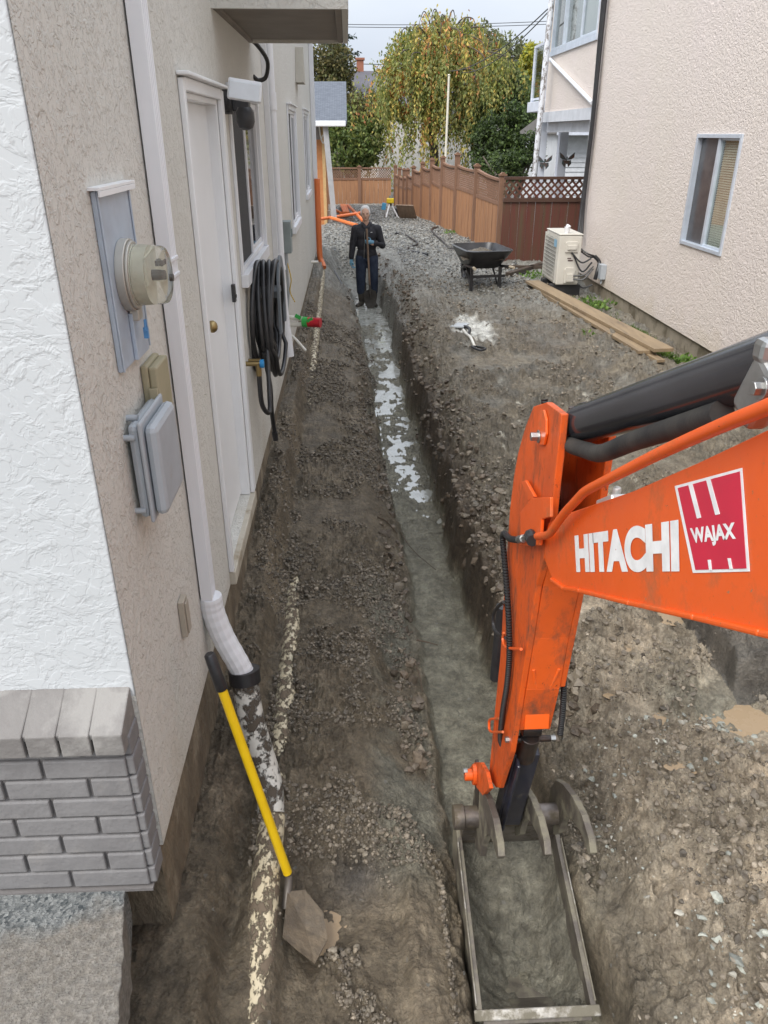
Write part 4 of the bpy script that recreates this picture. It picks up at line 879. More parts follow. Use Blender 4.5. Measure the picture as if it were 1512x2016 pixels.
# bucket
BUCK = M('bucket_steel', (.15,.13,.11), .5, .4, col2=(.09,.078,.065), vs=10, bump=.5, bs=30, bd=.006, dirt=(.23,.21,.155), ds=7, dlo=.46, dhi=.6)
EDGE = M('worn_steel_edge', (.42,.40,.36), .45, .6, col2=(.20,.18,.15), vs=14, bump=.6, bs=50, dirt=(.22,.20,.155), ds=10, dlo=.44, dhi=.52)
bx0, bx1 = .385, .800
rimL = [(2.20,-2.56),(1.54,-2.695)]
bprof = [(2.20,-2.56),(2.19,-2.46),(2.12,-2.41),(2.16,-2.62),(2.14,-2.76),(2.04,-2.87),(1.88,-2.905),(1.70,-2.86),(1.54,-2.70)]
side = [(2.20,-2.50),(2.235,-2.60),(2.20,-2.78),(2.08,-2.89),(1.90,-2.925),(1.70,-2.88),(1.525,-2.705),(1.535,-2.69)]
mb = MB(); mb.prism(side, 'x', bx0, bx0+.020); mb.prism(side, 'x', bx1-.020, bx1)
shell = [(2.20,-2.45),(2.235,-2.60),(2.20,-2.78),(2.08,-2.89),(1.90,-2.925),(1.70,-2.88),(1.525,-2.705)]
strip(mb, shell, 1, bx0+.0205, bx1-.0205, .014)
bucket = mb.build('bucket', BUCK, ex, bevel=.002)
mb = MB(); mb.box(((bx0+bx1)/2, 1.535, -2.692), (bx1-bx0+.02,.034,.012), mat=Matrix.Rotation(R(30),3,'X')); mb.build('cutting_edge', EDGE, bucket, bevel=.004)
for xx in (bx0-.004, bx1-.006): mb = MB(); mb.prism([(2.10,-2.515),(1.56,-2.678),(1.56,-2.692),(2.10,-2.535)], 'x', xx+.002, xx+.008); mb.build('side_cutter', EDGE, bucket, bevel=.002)
mb = MB(); mb.cyl((bx0+.01,2.06,-2.335), (bx1-.02,2.06,-2.335), .040, n=24); mb.cyl((bx0-.03,2.06,-2.335), (bx0+.01,2.06,-2.335), .046, n=20)
mb.prism([(2.05,-2.37),(2.10,-2.36),(2.20,-2.46),(2.20,-2.60),(2.16,-2.60)], 'x', bx0+.015, bx1-.015); mb.build('cross_tube', M('worn_tube_steel', (.22,.19,.17), .35, .7, col2=(.10,.085,.075), vs=14, dirt=(.15,.125,.09), ds=8), bucket, bevel=.002, smooth=True)
def crescent(x, th, tip, w0=.16):
    O = [(2.17,-2.40),(2.165,-2.31),(2.12,-2.22),(2.04,-2.160),(1.93,-2.105),(1.82,-2.075),(1.73,-2.085),(1.70,-2.115)]
    I_ = [(1.715,-2.145),(1.79,-2.155),(1.86,-2.20),(1.91,-2.27),(1.945,-2.35),(1.965,-2.44),(2.06,-2.50)]
    if w0 < .1: I_ = [(1.715,-2.14),(1.80,-2.14),(1.885,-2.175),(1.95,-2.23),(1.99,-2.30),(2.01,-2.38),(2.06,-2.45)]
    return O+I_
for x_, tip in ((.448,0), (.602,0), (.752,0)):
    mb = MB(); mb.prism(crescent(x_, .018, tip, .16 if x_ < .5 else .05), 'x', x_, x_+.024); mb.build('bucket_tine', EDGE if False else BUCK, bucket, bevel=.003)
# soil in bucket
n = 60; gx = np.linspace(bx0+.012, bx1-.012, n); gy = np.linspace(1.56, 2.19, 80); GX, GY = np.meshgrid(gx, gy)
u_ = (GX-(bx0+bx1)/2)/((bx1-bx0)/2); v_ = (GY-1.875)/.32
rim = -2.69+(GY-1.54)*.205
dep = .030+.23*np.clip(1-np.abs(u_)**2.4, 0, 1)*np.clip(1-np.abs(v_)**3.5, 0, 1)
GZ = rim-dep+.05*fbm(GX*9, GY*7, 4, 301)+.022*fbm(GX*24, GY*20, 4, 302)+.05*np.exp(-((GX-.60)/.05)**2-((GY-2.0)/.07)**2)
i_ = np.arange(GX.size).reshape(GX.shape); Fq = np.stack([i_[:-1,:-1].ravel(), i_[:-1,1:].ravel(), i_[1:,1:].ravel(), i_[1:,:-1].ravel()], 1)
cc = np.tile(np.array([.215,.205,.165]), (GX.size, 1))*(1+.5*fbm(GX.ravel()*14, GY.ravel()*12, 3, 303))[:, None]
so_ = npmesh('bucket_soil', np.stack([GX.ravel(), GY.ravel(), GZ.ravel()], 1), Fq, SOIL, smooth=True, col=cc); tag(so_, 'wet grey green soil lying inside the excavator bucket', 'soil')

# ---------------------------------------------------------------- neighbour house
NX = 4.0
nb = thing('pink_stucco_house', 'pale pink stucco house with sliding window, on the right side of the yard', 'house', (4.0,8,-2.2))
NW = (8.38, 9.49, -1.185, -.005)
def rwall(mb, x, th, y0, y1, z0, z1, holes):
    wall_holes(mb, x, -th, y0, y1, z0, z1, holes)
UW = (14.0, 17.0, 1.42, 3.0)
mb = MB(); rwall(mb, NX, .14, -3, 13.65, -2.17, 3.3, [NW]); mb.add([(NX,13.65,-2.17),(8,13.65,-2.17),(8,13.65,.38),(NX,13.65,.38)], [(3,2,1,0)])
mb.add([(NX,-3,-2.17),(NX+.1,-3,-2.17),(NX+.1,13.65,-2.17),(NX,13.65,-2.17)], [(0,1,2,3)]); mb.build('wall', PINKST, nb, fix=False)
mb = MB(); rwall(mb, NX+.001, .14, 13.655, 17.2, .38, 3.3, [UW]); mb.add([(NX,17.2,.38),(8,17.2,.38),(8,17.2,3.3),(NX,17.2,3.3)], [(0,1,2,3)]); mb.build('upper_wall', PINKST, nb, fix=False)
mb = MB(); mb.bb(NX-.03, 8, 13.66, 17.22, .20, .378); mb.bb(NX+.1, 4.4, 13.66, 17.3, .02, .198); mb.build('floor_beam', M('porch_white', (.62,.64,.68), .6, col2=(.5,.52,.55), vs=4), nb)
mb = MB(); mb.bb(NX+.03, 7.9, -3, 13.6, -2.9, -2.172); mb.build('foundation', M('old_concrete', (.30,.26,.20), .85, col2=(.20,.17,.125), vs=4, bump=.4, bs=20, dirt=(.12,.10,.065), ds=3), nb)
mb = MB(); mb.bb(3.75, 9, -3, 17.8, 3.31, 3.5); mb.build('roof', M('eave_white', (.7,.7,.7), .6), nb)
ALU = M('aluminium_frame', (.62,.68,.76), .35, .3, col2=(.52,.57,.64), vs=8)
GLS = None
m, b, t = base_mat('window_glass', (.9,.92,.92), .02); 
mixs = t.new('ShaderNodeMixShader'); tr_ = t.new('ShaderNodeBsdfTransparent'); tr_.inputs[0].default_value = (.85,.88,.86,1); gl = t.new('ShaderNodeBsdfGlossy'); gl.inputs['Roughness'].default_value = .03; lw = t.new('ShaderNodeLayerWeight'); lw.inputs[0].default_value = .5; fo = t.math('ADD', t.math('MULTIPLY', t.math('POWER', lw.outputs['Facing'], 3.), .75), .05)
t.l.new(fo, mixs.inputs[0]); t.l.new(tr_.outputs[0], mixs.inputs[1]); t.l.new(gl.outputs[0], mixs.inputs[2]); t.l.new(mixs.outputs[0], m.node_tree.nodes['Material Output'].inputs[0]); GLS = m
def nwindow(W_, mid, blinds=True):
    a, b_, c_, d = W_; T = .04; mb = MB()
    for (q, r_, s_, u_) in ((a,a+T,c_,d),(b_-T,b_,c_,d),(a+T,b_-T,c_,c_+T),(a+T,b_-T,d-T,d)): mb.bb(NX-.02, NX+.07, q, r_, s_, u_)
    mb.bb(NX+.0, NX+.05, mid-.028, mid+.028, c_+T, d-T); mb.bb(NX+.02, NX+.05, mid-.06, mid-.03, c_+T, d-T) if False else None
    for (q, r_, s_, u_) in ((a+T,mid-.028,c_+T,c_+T+.022),(a+T,mid-.028,d-T-.022,d-T)): mb.bb(NX+.01, NX+.04, q, r_, s_, u_)
    w_ = mb.build('window', ALU, nb, bevel=.003)
    m_ = MB(); m_.bb(NX+.030, NX+.034, a+T, mid-.028, c_+T, d-T); m_.build('pane', GLS, w_)
    m_ = MB(); m_.bb(NX+.040, NX+.044, mid+.028, b_-T, c_+T, d-T); m_.build('insect_screen' if blinds else 'pane', M('neighbour_screen', (.05,.052,.058), .25, col2=(.10,.10,.105), vs=3) if blinds else GLS, w_)
    return w_
wn = nwindow(NW, 8.92)
mb = MB(); z = NW[2]+.06
while z < NW[3]-.06: mb.box((NX+.062, 8.66, z), (.004,.47,.021), mat=Matrix.Rotation(R(28),3,'Y')); z += .024
mb.build('blind', M('beige_blind', (.86,.84,.76), .6), wn)
mb = MB(); mb.bb(NX+.16, NX+.18, 8.3, 9.6, -1.3, .1); mb.build('room_back', M('dim_room', (.10,.08,.055), .9, col2=(.22,.16,.09), vs=2), wn)
w2 = nwindow(UW, 15.0, False)
mb = MB(); mb.bb(NX+.30, NX+.32, 13.9, 17.1, 1.3, 3.1); mb.bb(NX+.08, NX+.10, 14.05, 14.8, 1.45, 2.95); mb.build('curtain', M('white_curtain', (.66,.67,.68), .8, col2=(.5,.52,.55), vs=5, stretch=(1,1,.1)), w2)
mb = MB(); mb.bb(NX-.03, NX+.02, 13.95, 17.05, 1.33, 1.415); mb.bb(NX-.02, NX+.06, 16.1, 16.16, 1.46, 2.96); mb.build('sill', ALU, w2)
mb = MB(); mb.tube([(NX-.04,16.9,1.28),(NX-.045,13.72,.44)], .035, 10); mb.cyl((NX-.05,13.60,3.29), (NX-.05,13.60,-1.7), .032, n=10); mb.build('downspout', VINYL, nb, smooth=True)
mb = MB(); 
for k in range(3): mb.tube(spline([(NX-.06-.02*k,13.5-.03*k,3.3),(NX-.07-.02*k,13.52,2),(NX-.07,13.48+.03*k,.2),(NX-.08-.015*k,13.46,-1.0),(NX-.10-.03*k,13.3,-1.55)], 5), .026, 10)
tag(mb.build('cable_bundle', BLACKP, smooth=True), 'thick black line set running up the corner of the pink house', 'cables')
# porch: posts, balcony
t0 = thing('porch', 'white porch with two posts and a glass railed balcony behind the pink house', 'porch', (4.3,18,-2.3))
PORW = M('porch_post_white', (.66,.70,.78), .55, col2=(.55,.58,.64), vs=5)
for (u, v0, v1, yy) in ((1070,238,350,18.2), (1112,238,352,17.6)):
    a = pw(u, v0, y=yy); mb = MB(); mb.bb(a.x-.09, a.x+.09, yy-.09, yy+.09, -2.4, a.z); mb.build('post', PORW, t0, bevel=.006)
a = pw(1037, 222, y=18.8); c_ = pw(1037, 202, y=18.8)
mb = MB(); mb.bb(a.x, 7, 17.3, 18.8, a.z, c_.z); mb.bb(a.x+.35, 4.9, 17.35, 18.4, a.z-.22, a.z-.005); mb.build('balcony_floor', PORW, t0, bevel=.01)
mb = MB(); zt = pw(1045, 92, y=18.8).z
for (xx, yy) in ((a.x+.08,18.72),(a.x+.08,17.4),(5.5,18.72)): mb.bb(xx-.03, xx+.03, yy-.03, yy+.03, c_.z, zt)
mb.bb(a.x+.06, a.x+.10, 17.43, 18.69, zt-.04, zt+.01); mb.bb(a.x+.06, a.x+.10, 17.43, 18.69, c_.z+.03, c_.z+.07); mb.bb(a.x+.11, 5.47, 18.70, 18.74, zt-.04, zt+.01); mb.build('railing', PORW, t0)
mb = MB(); mb.bb(a.x+.075, a.x+.083, 17.43, 18.69, c_.z+.08, zt-.05); mb.bb(a.x+.12, 5.46, 18.715, 18.722, c_.z+.05, zt-.05); mb.build('glass_panel', GLS, t0)
# butterflies
BF = M('butterfly_paint', (.05,.10,.11), .5, col2=(.18,.08,.05), vs=14)
for (u, v, yy, lb) in ((1072,318,18.05,'teal butterfly ornament on the left porch post'), (1116,313,17.45,'dark red and grey butterfly ornament on the right porch post')):
    c_ = pw(u, v, y=yy); mb = MB()
    for s_ in (-1, 1):
        mb.prism([(c_.x,c_.z-.02),(c_.x+s_*.07,c_.z+.06),(c_.x+s_*.16,c_.z+.13),(c_.x+s_*.15,c_.z+.03),(c_.x+s_*.09,c_.z-.01)], 'y', yy-.012, yy)
        mb.prism([(c_.x,c_.z-.03),(c_.x+s_*.09,c_.z-.02),(c_.x+s_*.10,c_.z-.09),(c_.x+s_*.04,c_.z-.16)], 'y', yy-.012, yy)
    mb.tube([(c_.x,yy-.015,c_.z+.05),(c_.x,yy-.015,c_.z-.1)], .012, 8); tag(mb.build('butterfly_ornament', BF), lb, 'ornament')
# chipped service pole
m, b, t = base_mat('chipped_white_paint', (.7,.7,.7), .6); c = t.mix(t.ramp(t.noise(t.pos((1,1,.5)), 16, 7, .75), .52, .56), (.68,.70,.74), (.22,.2,.19)); t.l.new(c, b.inputs['Base Color'])
a = pw(1050, 345, y=16.6); c_ = pw(1092, -60, y=16.6); mb = MB(); mb.tube([(c_.x,16.6,c_.z),(a.x+.02,16.6,a.z),(a.x,16.6,-2.35)], .055, 12); tag(mb.build('service_mast', m, smooth=True), 'white mast with flaking paint standing before the balcony', 'pole')
# white sided shed behind porch
t0 = thing('white_shed', 'white sided outbuilding with grey roof behind the porch posts', 'shed', (6,23,-2.3))
a = pw(1098, 262, y=23); mb = MB(); mb.bb(a.x, 11, 23, 27, -2.5, a.z)
wl = mb.build('wall', M('white_siding', (.66,.68,.70), .6, col2=(.58,.6,.62), vs=4), t0)
mb = MB(); z = -2.4
while z < a.z-.1: mb.prism([(22.998,z+.118),(22.97,z),(22.998,z)], 'x', a.x, 10.9); z += .12
mb.build('siding', M('white_siding_boards', (.70,.72,.75), .55), t0)
mb = MB(); mb.prism([(22.5,a.z-.02),(22.5,a.z+.06),(25,a.z+.42),(27.5,a.z+.06),(27.5,a.z-.02)], 'x', a.x-.12, 11.2); mb.build('roof', M('grey_shingle', (.20,.19,.18), .85, bump=.6, bs=25), t0)
mb = MB(); mb.bb(a.x-.15, 11.2, 22.42, 22.49, a.z-.05, a.z+.09); mb.build('gutter', PORW, t0)

# AC unit
ACM = M('ac_beige_metal', (.62,.60,.54), .45, col2=(.55,.52,.46), vs=3)
ax, ay = 3.28, 12.35; aw, al = .36, .85
t0 = thing('heat_pump', 'beige outdoor heat pump unit by the corner of the pink house', 'air conditioner', (3.45,12.8,-2.3))
zb_, zt_ = -2.17, -1.40
mb = MB(); mb.bb(ax, ax+aw, ay, ay+al, zb_, zt_-.02); cab = mb.build('cabinet', ACM, t0, bevel=.02)
mb = MB(); mb.bb(ax-.008, ax+aw+.008, ay-.008, ay+al+.008, zt_-.019, zt_); mb.build('top_cover', ACM, t0, bevel=.008)
mb = MB()
for k in range(20): mb.bb(ax-.022, ax-.016, ay+.05+k*.04, ay+.054+k*.04, zb_+.05, zt_-.07)
for k in range(12): mb.bb(ax-.028, ax-.0225, ay+.04, ay+al-.04, zb_+.06+k*.055, zb_+.066+k*.055)
mb.bb(ax-.03, ax-.001, ay+.02, ay+.045, zb_+.03, zt_-.05); mb.bb(ax-.03, ax-.001, ay+al-.045, ay+al-.02, zb_+.03, zt_-.05); mb.build('grille', M('ac_grille', (.50,.49,.45), .5), t0)
mb = MB(); mb.cyl((ax-.004,ay+.48,zb_+.38), (ax-.0005,ay+.48,zb_+.38), .31, n=32); mb.build('fan', M('fan_dark', (.10,.10,.10), .6), t0)
mb = MB(); mb.prism([(ax+.10,zt_-.27),(ax+.10,zt_-.13),(ax+.12,zt_-.11),(ax+.28,zt_-.11),(ax+.30,zt_-.13),(ax+.30,zt_-.27)], 'y', ay-.022, ay-.0005); mb.bb(ax+.13, ax+.27, ay-.045, ay-.023, zt_-.23, zt_-.16); mb.build('terminal_cover', ACM, t0, bevel=.006)
mb = MB(); mb.prism([(ax+.12,zb_+.03),(ax+.12,zb_+.24),(ax+.14,zb_+.27),(ax+.27,zb_+.27),(ax+.29,zb_+.24),(ax+.29,zb_+.03)], 'y', ay-.03, ay-.0005); mb.prism([(ax+.15,zb_+.06),(ax+.16,zb_+.18),(ax+.25,zb_+.18),(ax+.27,zb_+.06)], 'y', ay-.07, ay-.031); mb.build('valve_cover', ACM, t0, bevel=.006)
mb = MB(); mb.bb(ax+.15, ax+.21, ay-.004, ay-.0005, zt_-.37, zt_-.355); mb.bb(ax+.16, ax+.24, ay-.004, ay-.0005, zt_-.405, zt_-.385); mb.build('rating_label', M('label_dark', (.08,.04,.04), .5), t0)
mb = MB(); mb.bb(ax-.0325, ax-.0305, ay+.03, ay+.20, zt_-.20, zt_-.09); mb.build('maker_badge', M('pale_blue', (.25,.45,.6), .5), t0)
for yy in (ay+.12, ay+.68): mb = MB(); mb.bb(ax-.06, ax+aw+.06, yy-.07, yy+.07, -2.36, zb_-.004); mb.build('foot', BLACKP, t0, bevel=.01)
mb = MB(); a0 = Vector((ax+.24,ay-.03,zt_-.27))
for k, (q0, q1, sag) in enumerate((((.20,-.02,.50),(.5,-.1,.42),.10), ((.22,-.02,.49),(.52,-.1,.36),.2), ((.26,-.06,.15),(.55,-.1,.30),.05), ((.26,-.06,.10),(.55,-.1,.26),.07), ((.36,.1,.55),(.58,0,.44),.02), ((.36,.12,.52),(.58,0,.42),.03), ((.3,.2,.1),(.6,.0,.0),.1))):
    A_ = Vector((ax+q0[0], ay+q0[1], zb_+q0[2])); B_ = Vector((ax+q1[0], ay+q1[1], zb_+q1[2])); mid = (A_+B_)/2+Vector((0,-.05,-sag)); mb.tube(spline([A_, mid, B_], 6), .013, 8)
mb.tube(spline([(ax+.58,ay,zb_+.44),(ax+.66,ay-.02,zb_+.35),(ax+.62,ay-.1,zb_+.22),(ax+.6,ay-.1,zb_+.1)], 5), .03, 10)
mb.build('line_set', RUBBER, t0, smooth=True)
mb = MB(); mb.bb(NX-.09, NX-.002, ay-.25, ay-.08, zb_+.12, zb_+.34); mb.cyl((NX-.05,ay-.2,zb_+.12), (NX-.05,ay-.2,zb_+.05), .015); tag(mb.build('disconnect_box', GREYPL, bevel=.005), 'grey disconnect box on the pink wall beside the heat pump', 'electrical box')
mb = MB(); mb.tube([(ax+.14,ay+.14,zt_),(ax+.14,ay+.14,zt_+.09),(ax+.14,ay+.14,zt_+.092)], [.035,.045,.04], 14); mb.tube([(ax+.16,ay+.12,zt_+.08),(ax+.13,ay+.15,zt_+.12)], [.04,.02], 7); tag(mb.build('paper_cup', M('crumpled_paper', (.7,.7,.72), .5, bump=.8, bs=30), smooth=False), 'crumpled white cup on top of the heat pump', 'cup')

# planks
PLK = M('wet_plank', (.32,.235,.14), .6, col2=(.22,.16,.10), vs=4, bump=.4, bs=30, stretch=(3,.4,1), dirt=(.13,.10,.07), ds=2.2, dlo=.56, dhi=.70)
def plank(u0, v0, u1, v1, wd, z, th, label, name='plank'):
    a = pw(u0, v0, z=z); c_ = pw(u1, v1, z=z); d = (c_-a); L_ = d.length; ang = math.atan2(d.y, d.x); mb = MB(); mb.box((a+c_)/2-Vector((0,0,th/2)), (L_, wd, th), rz=ang)
    return tag(mb.build(name, PLK, bevel=.004), label, 'plank', 'planks lying beside the grass strip')
plank(1048, 552, 1308, 686, .24, -2.20, .042, 'wide yellowish plank on top of the pile beside the grass strip')
plank(1062, 565, 1275, 690, .22, -2.245, .04, 'muddy plank just under the wide top plank')
plank(1080, 586, 1302, 708, .10, -2.285, .035, 'narrow half buried plank lowest on the trench side')
mb = MB()
for (u0, v0, u1, v1) in ((985,525,1075,527),(1000,540,1068,520)):
    a = pw(u0, v0, z=-2.25); c_ = pw(u1, v1, z=-2.25); mb.box((a+c_)/2, ((c_-a).length,.10,.06), rz=math.atan2(c_.y-a.y, c_.x-a.x))
tag(mb.build('timber_offcut', M('dark_wet_timber', (.07,.05,.035), .6, bump=.4, bs=20)), 'dark wet timber lying at the foot of the red fence', 'timber')

# wheelbarrow
wb = Vector((2.15, 13.0, gh(2.15, 13.0, False)-.01))
t0 = thing('wheelbarrow', 'black wheelbarrow filled with soil standing beside the trench', 'wheelbarrow', tuple(wb))
BT = M('black_tray', (.022,.022,.025), .32, col2=(.05,.05,.052), vs=6)
ZT = .66
def ringpts(z, x0, x1, y0, y1, r_, n=6):
    P = []
    for (cx, cy, a0) in ((x1-r_,y1-r_,0),(x0+r_,y1-r_,90),(x0+r_,y0+r_,180),(x1-r_,y0+r_,270)):
        for k in range(n+1): a = R(a0+90*k/n); P.append(wb+Vector((cx+r_*math.cos(a), cy+r_*math.sin(a), z)))
    return P
# tray long axis runs mostly toward the camera right
rings = [ringpts(ZT+.00,-.37,.40,-.55,.5,.16), ringpts(ZT-.012,-.385,.415,-.565,.515,.17), ringpts(ZT-.025,-.37,.40,-.55,.5,.16), ringpts(ZT-.29,-.24,.27,-.30,.34,.10), ringpts(ZT-.31,-.2,.23,-.26,.3,.08)]
inner_ = [ringpts(ZT+.0,-.355,.385,-.535,.485,.15), ringpts(ZT-.27,-.23,.26,-.29,.33,.10), ringpts(ZT-.285,-.2,.23,-.25,.3,.08)]
n = len(rings[0]); mb = MB(); allr = rings[::-1]+inner_; vs = [p for r_ in allr for p in r_]; fs = []
for j in range(len(allr)-1):
    for k in range(n): a = j*n+k; b_ = j*n+(k+1) % n; fs.append((a, b_, b_+n, a+n))
fs.append(tuple(range(n))[::-1]); fs.append(tuple((len(allr)-1)*n+k for k in range(n))); mb.add(vs, fs)
mb.build('tray', BT, t0, smooth=True)
mb = MB()
for s_ in (-1, 1): mb.tube([wb+Vector((s_*.30,-.62,.42)), wb+Vector((s_*.22,.1,.36)), wb+Vector((s_*.07,.72,.22))], .02, 10)
mb.bb(wb.x-.33, wb.x+.33, wb.y-.36, wb.y-.33, wb.z+.22, wb.z+.26)
mb.build('frame', BLACKP, t0, smooth=True)
for s_ in (-1, 1):
    mb = MB(); mb.box(wb+Vector((s_*.24,-.35,.19)), (.045,.045,.38)); mb.tube([wb+Vector((s_*.24,-.35,.02)), wb+Vector((s_*.22,.0,.36))], .015, 8); mb.build('leg', BLACKP, t0)
    mb = MB(); mb.tube([wb+Vector((s_*.30,-.62,.42)), wb+Vector((s_*.32,-.75,.425))], .023, 10); mb.build('handle_grip', M('bare_wood', (.45,.38,.28), .7), t0, smooth=True)
mb = MB(); mb.tube([wb+Vector((0,.72+.17*math.cos(a),.2+.17*math.sin(a))) for a in [2*math.pi*k/24 for k in range(25)]], .045, 10, cap=False); mb.cyl(wb+Vector((-.06,.72,.2)), wb+Vector((.06,.72,.2)), .03); mb.build('wheel', RUBBER, t0, smooth=True)
n = 40; gx = np.linspace(-.33, .36, n); gy = np.linspace(-.42, .45, n); GX, GY = np.meshgrid(gx, gy)
GZ = ZT-.12+.09*np.exp(-((GX-.03)/.17)**2-((GY-.08)/.22)**2)+.035*fbm(GX*9, GY*9, 4, 401)-.10*np.clip(np.maximum(np.abs((GX-.01)/.30), np.abs(GY/.42))-.7, 0, 1)
i_ = np.arange(GX.size).reshape(GX.shape); Fq = np.stack([i_[:-1,:-1].ravel(), i_[:-1,1:].ravel(), i_[1:,1:].ravel(), i_[1:,:-1].ravel()], 1)
cc = np.tile(np.array([.17,.145,.11]), (GX.size, 1)); kk = npmesh('barrow_soil', np.stack([GX.ravel()+wb.x, GY.ravel()+wb.y, GZ.ravel()+wb.z], 1), Fq, SOIL, smooth=True, col=cc); tag(kk, 'loose brown soil heaped in the wheelbarrow tray', 'soil')

bpy.data.objects['wheelbarrow'].rotation_euler.z = R(9); 
# ---------------------------------------------------------------- fences
CEDAR = M('cedar_fence_wood', (.38,.195,.095), .7, col2=(.29,.145,.075), vs=5, bump=.4, bs=25, stretch=(4,4,.4), dirt=(.16,.085,.05), ds=2.2, dlo=.55, dhi=.75)
CEDARD = M('cedar_post_wood', (.24,.13,.08), .75, col2=(.17,.095,.06), vs=8, bump=.4, bs=25, stretch=(3,3,.4))
REDF = M('red_stained_wood', (.13,.035,.026), .6, col2=(.10,.05,.028), vs=3, bump=.3, bs=30, stretch=(6,1,.4), dirt=(.10,.075,.04), ds=1.6, dlo=.5, dhi=.72)
def lattice(mb, A, B, z0a, z1a, z0b, z1b, st, th, nstep):
    """diagonal strips in the vertical plane A->B"""
    d = (B-A); L_ = d.length; d = d/L_; nrm = Vector((-d.y, d.x, 0))
    hgt_ = z1a-z0a; s = -hgt_
    while s < L_:
        for sg in (1, -1):
            a0, a1 = s, s+hgt_; t0_, t1_ = 0., 1.
            if a0 < 0: t0_ = -a0/hgt_
            if a1 > L_: t1_ = (L_-a0)/hgt_
            if t1_-t0_ > .05:
                def P(t_):
                    q = a0+hgt_*t_; f = q/L_; zz0 = z0a+(z0b-z0a)*f; zz1 = z1a+(z1b-z1a)*f
                    tt = t_ if sg > 0 else 1-t_
                    return A+d*q+Vector((0,0,zz0+(zz1-zz0)*tt))+nrm*(th*.55*sg)
                p0, p1 = P(t0_), P(t1_); p0.z -= A.z; p1.z -= A.z; p0.z += 0; u = (p1-p0).normalized(); wv = u.cross(nrm)*st/2; nn = nrm*th/2
                mb.add([p0-wv-nn, p0+wv-nn, p0+wv+nn, p0-wv+nn, p1-wv-nn, p1+wv-nn, p1+wv+nn, p1-wv+nn], [(0,1,2,3),(7,6,5,4),(0,4,5,1),(1,5,6,2),(2,6,7,3),(3,7,4,0)])
        s += nstep
def beam(mb, a, b_, wd, hh):
    d = (b_-a); L_ = d.length; u = d/L_; up = Vector((0,0,1)); s_ = u.cross(up).normalized()*wd/2; up2 = s_.cross(u).normalized()*hh/2
    mb.add([a-s_-up2, a+s_-up2, a+s_+up2, a-s_+up2, b_-s_-up2, b_+s_-up2, b_+s_+up2, b_-s_+up2], [(0,1,2,3),(7,6,5,4),(0,4,5,1),(1,5,6,2),(2,6,7,3),(3,7,4,0)])
def fence_panel(parent, A, B, zb, zmA, zmB, ztA, ztB, matb, matr, arch=0.):
    A = Vector((A.x, A.y, 0)); B = Vector((B.x, B.y, 0)); d = (B-A); L_ = d.length; d /= L_; n = max(3, int(L_/.14)); nrm = Vector((-d.y, d.x, 0)); mb = MB()
    for k in range(n):
        f0, f1 = k/n, (k+1)/n; zz = min(zmA+(zmB-zmA)*f0, zmA+(zmB-zmA)*f1)
        c_ = A+d*L_*(f0+f1)/2+nrm*(.006*(k % 2)); c_.z = (zb+zz)/2; mb.box(c_, (L_/n-.006, .02, zz-zb), rz=math.atan2(d.y, d.x))
    mb.build('boards', matb, parent)
    mb = MB(); lattice(mb, A, B, zmA+.03, ztA-.03, zmB+.03, ztB-.03, .022, .008, .085); mb.build('lattice', matr, parent)
    mb = MB(); top = [(A+d*L_*k/8)+Vector((0,0,ztA+(ztB-ztA)*k/8-arch*4*(k/8)*(1-k/8))) for k in range(9)]
    for p, q in zip(top, top[1:]): beam(mb, p, q, .07, .045)
    beam(mb, A+Vector((0,0,zmA)), B+Vector((0,0,zmB)), .05, .07); beam(mb, A+Vector((0,0,zb+.06)), B+Vector((0,0,zb+.06)), .05, .10); mb.build('rail', matr, parent)
def post(parent, x, y, zb, zt, s_, mat):
    mb = MB(); mb.bb(x-s_/2, x+s_/2, y-s_/2, y+s_/2, zb, zt-.03); mb.bb(x-s_/2-.02, x+s_/2+.02, y-s_/2-.02, y+s_/2+.02, zt-.03, zt); mb.prism([(x-s_/2, zt),(x+s_/2, zt),(x+.02, zt+.035),(x-.02, zt+.035)], 'y', y-s_/2, y+s_/2); mb.build('post', mat, parent)
t0 = thing('cedar_fence', 'long orange brown cedar fence with stepped lattice panels running back to the trees', 'fence', (3.1,16.4,-2.3))
pu = [(980,343,505), (932,325,0), (895,303,0), (868,309,0), (848,313,0), (830,320,0), (813,328,0), (802,333,0), (795,333,0), (786,331,0), (778,326,0)]
def fbase(u): v = 505+(405-505)*(985-u)/(985-775); return pw(u, v, z=-2.33)
PP = []
for (u, vt, _) in pu:
    p = fbase(u); PP.append((p, pw(u, vt, y=p.y).z))
for (p, zt) in PP: post(t0, p.x, p.y, -2.45, zt, .12, CEDARD)
PT = [((975,354),(935,335),(974,401),(935,385)), ((929,336),(898,326),(929,381),(898,369)), ((892,328),(870,321),(892,373),(870,362)), ((865,331),(850,326),(865,370),(850,359)), ((845,334),(832,330),(845,368),(832,360)), ((827,339),(815,335),(827,368),(815,361)), ((811,349),(803,345),(811,375),(803,369)), ((800,351),(796,348),(800,374),(796,370)), ((793,350),(787,347),(793,371),(787,367)), ((785,346),(780,343),(785,366),(780,362))]
for k, q in enumerate(PT):
    pa, pb = PP[k][0], PP[k+1][0]; A_ = pa+(pb-pa)*.05; B_ = pb-(pb-pa)*.05
    ztA, ztB, zmA, zmB = pw(*q[0], y=A_.y).z, pw(*q[1], y=B_.y).z, pw(*q[2], y=A_.y).z, pw(*q[3], y=B_.y).z
    fence_panel(t0, A_, B_, -2.42, zmA, zmB, ztA, ztB, CEDAR, CEDARD, .03)
t0 = thing('back_fence', 'cedar fence with lattice top closing the far end of the yard', 'fence', (0,30,-2.4))
xs_ = [-3.2, -.7, .42, 1.52+.1]; yb_ = 30.0
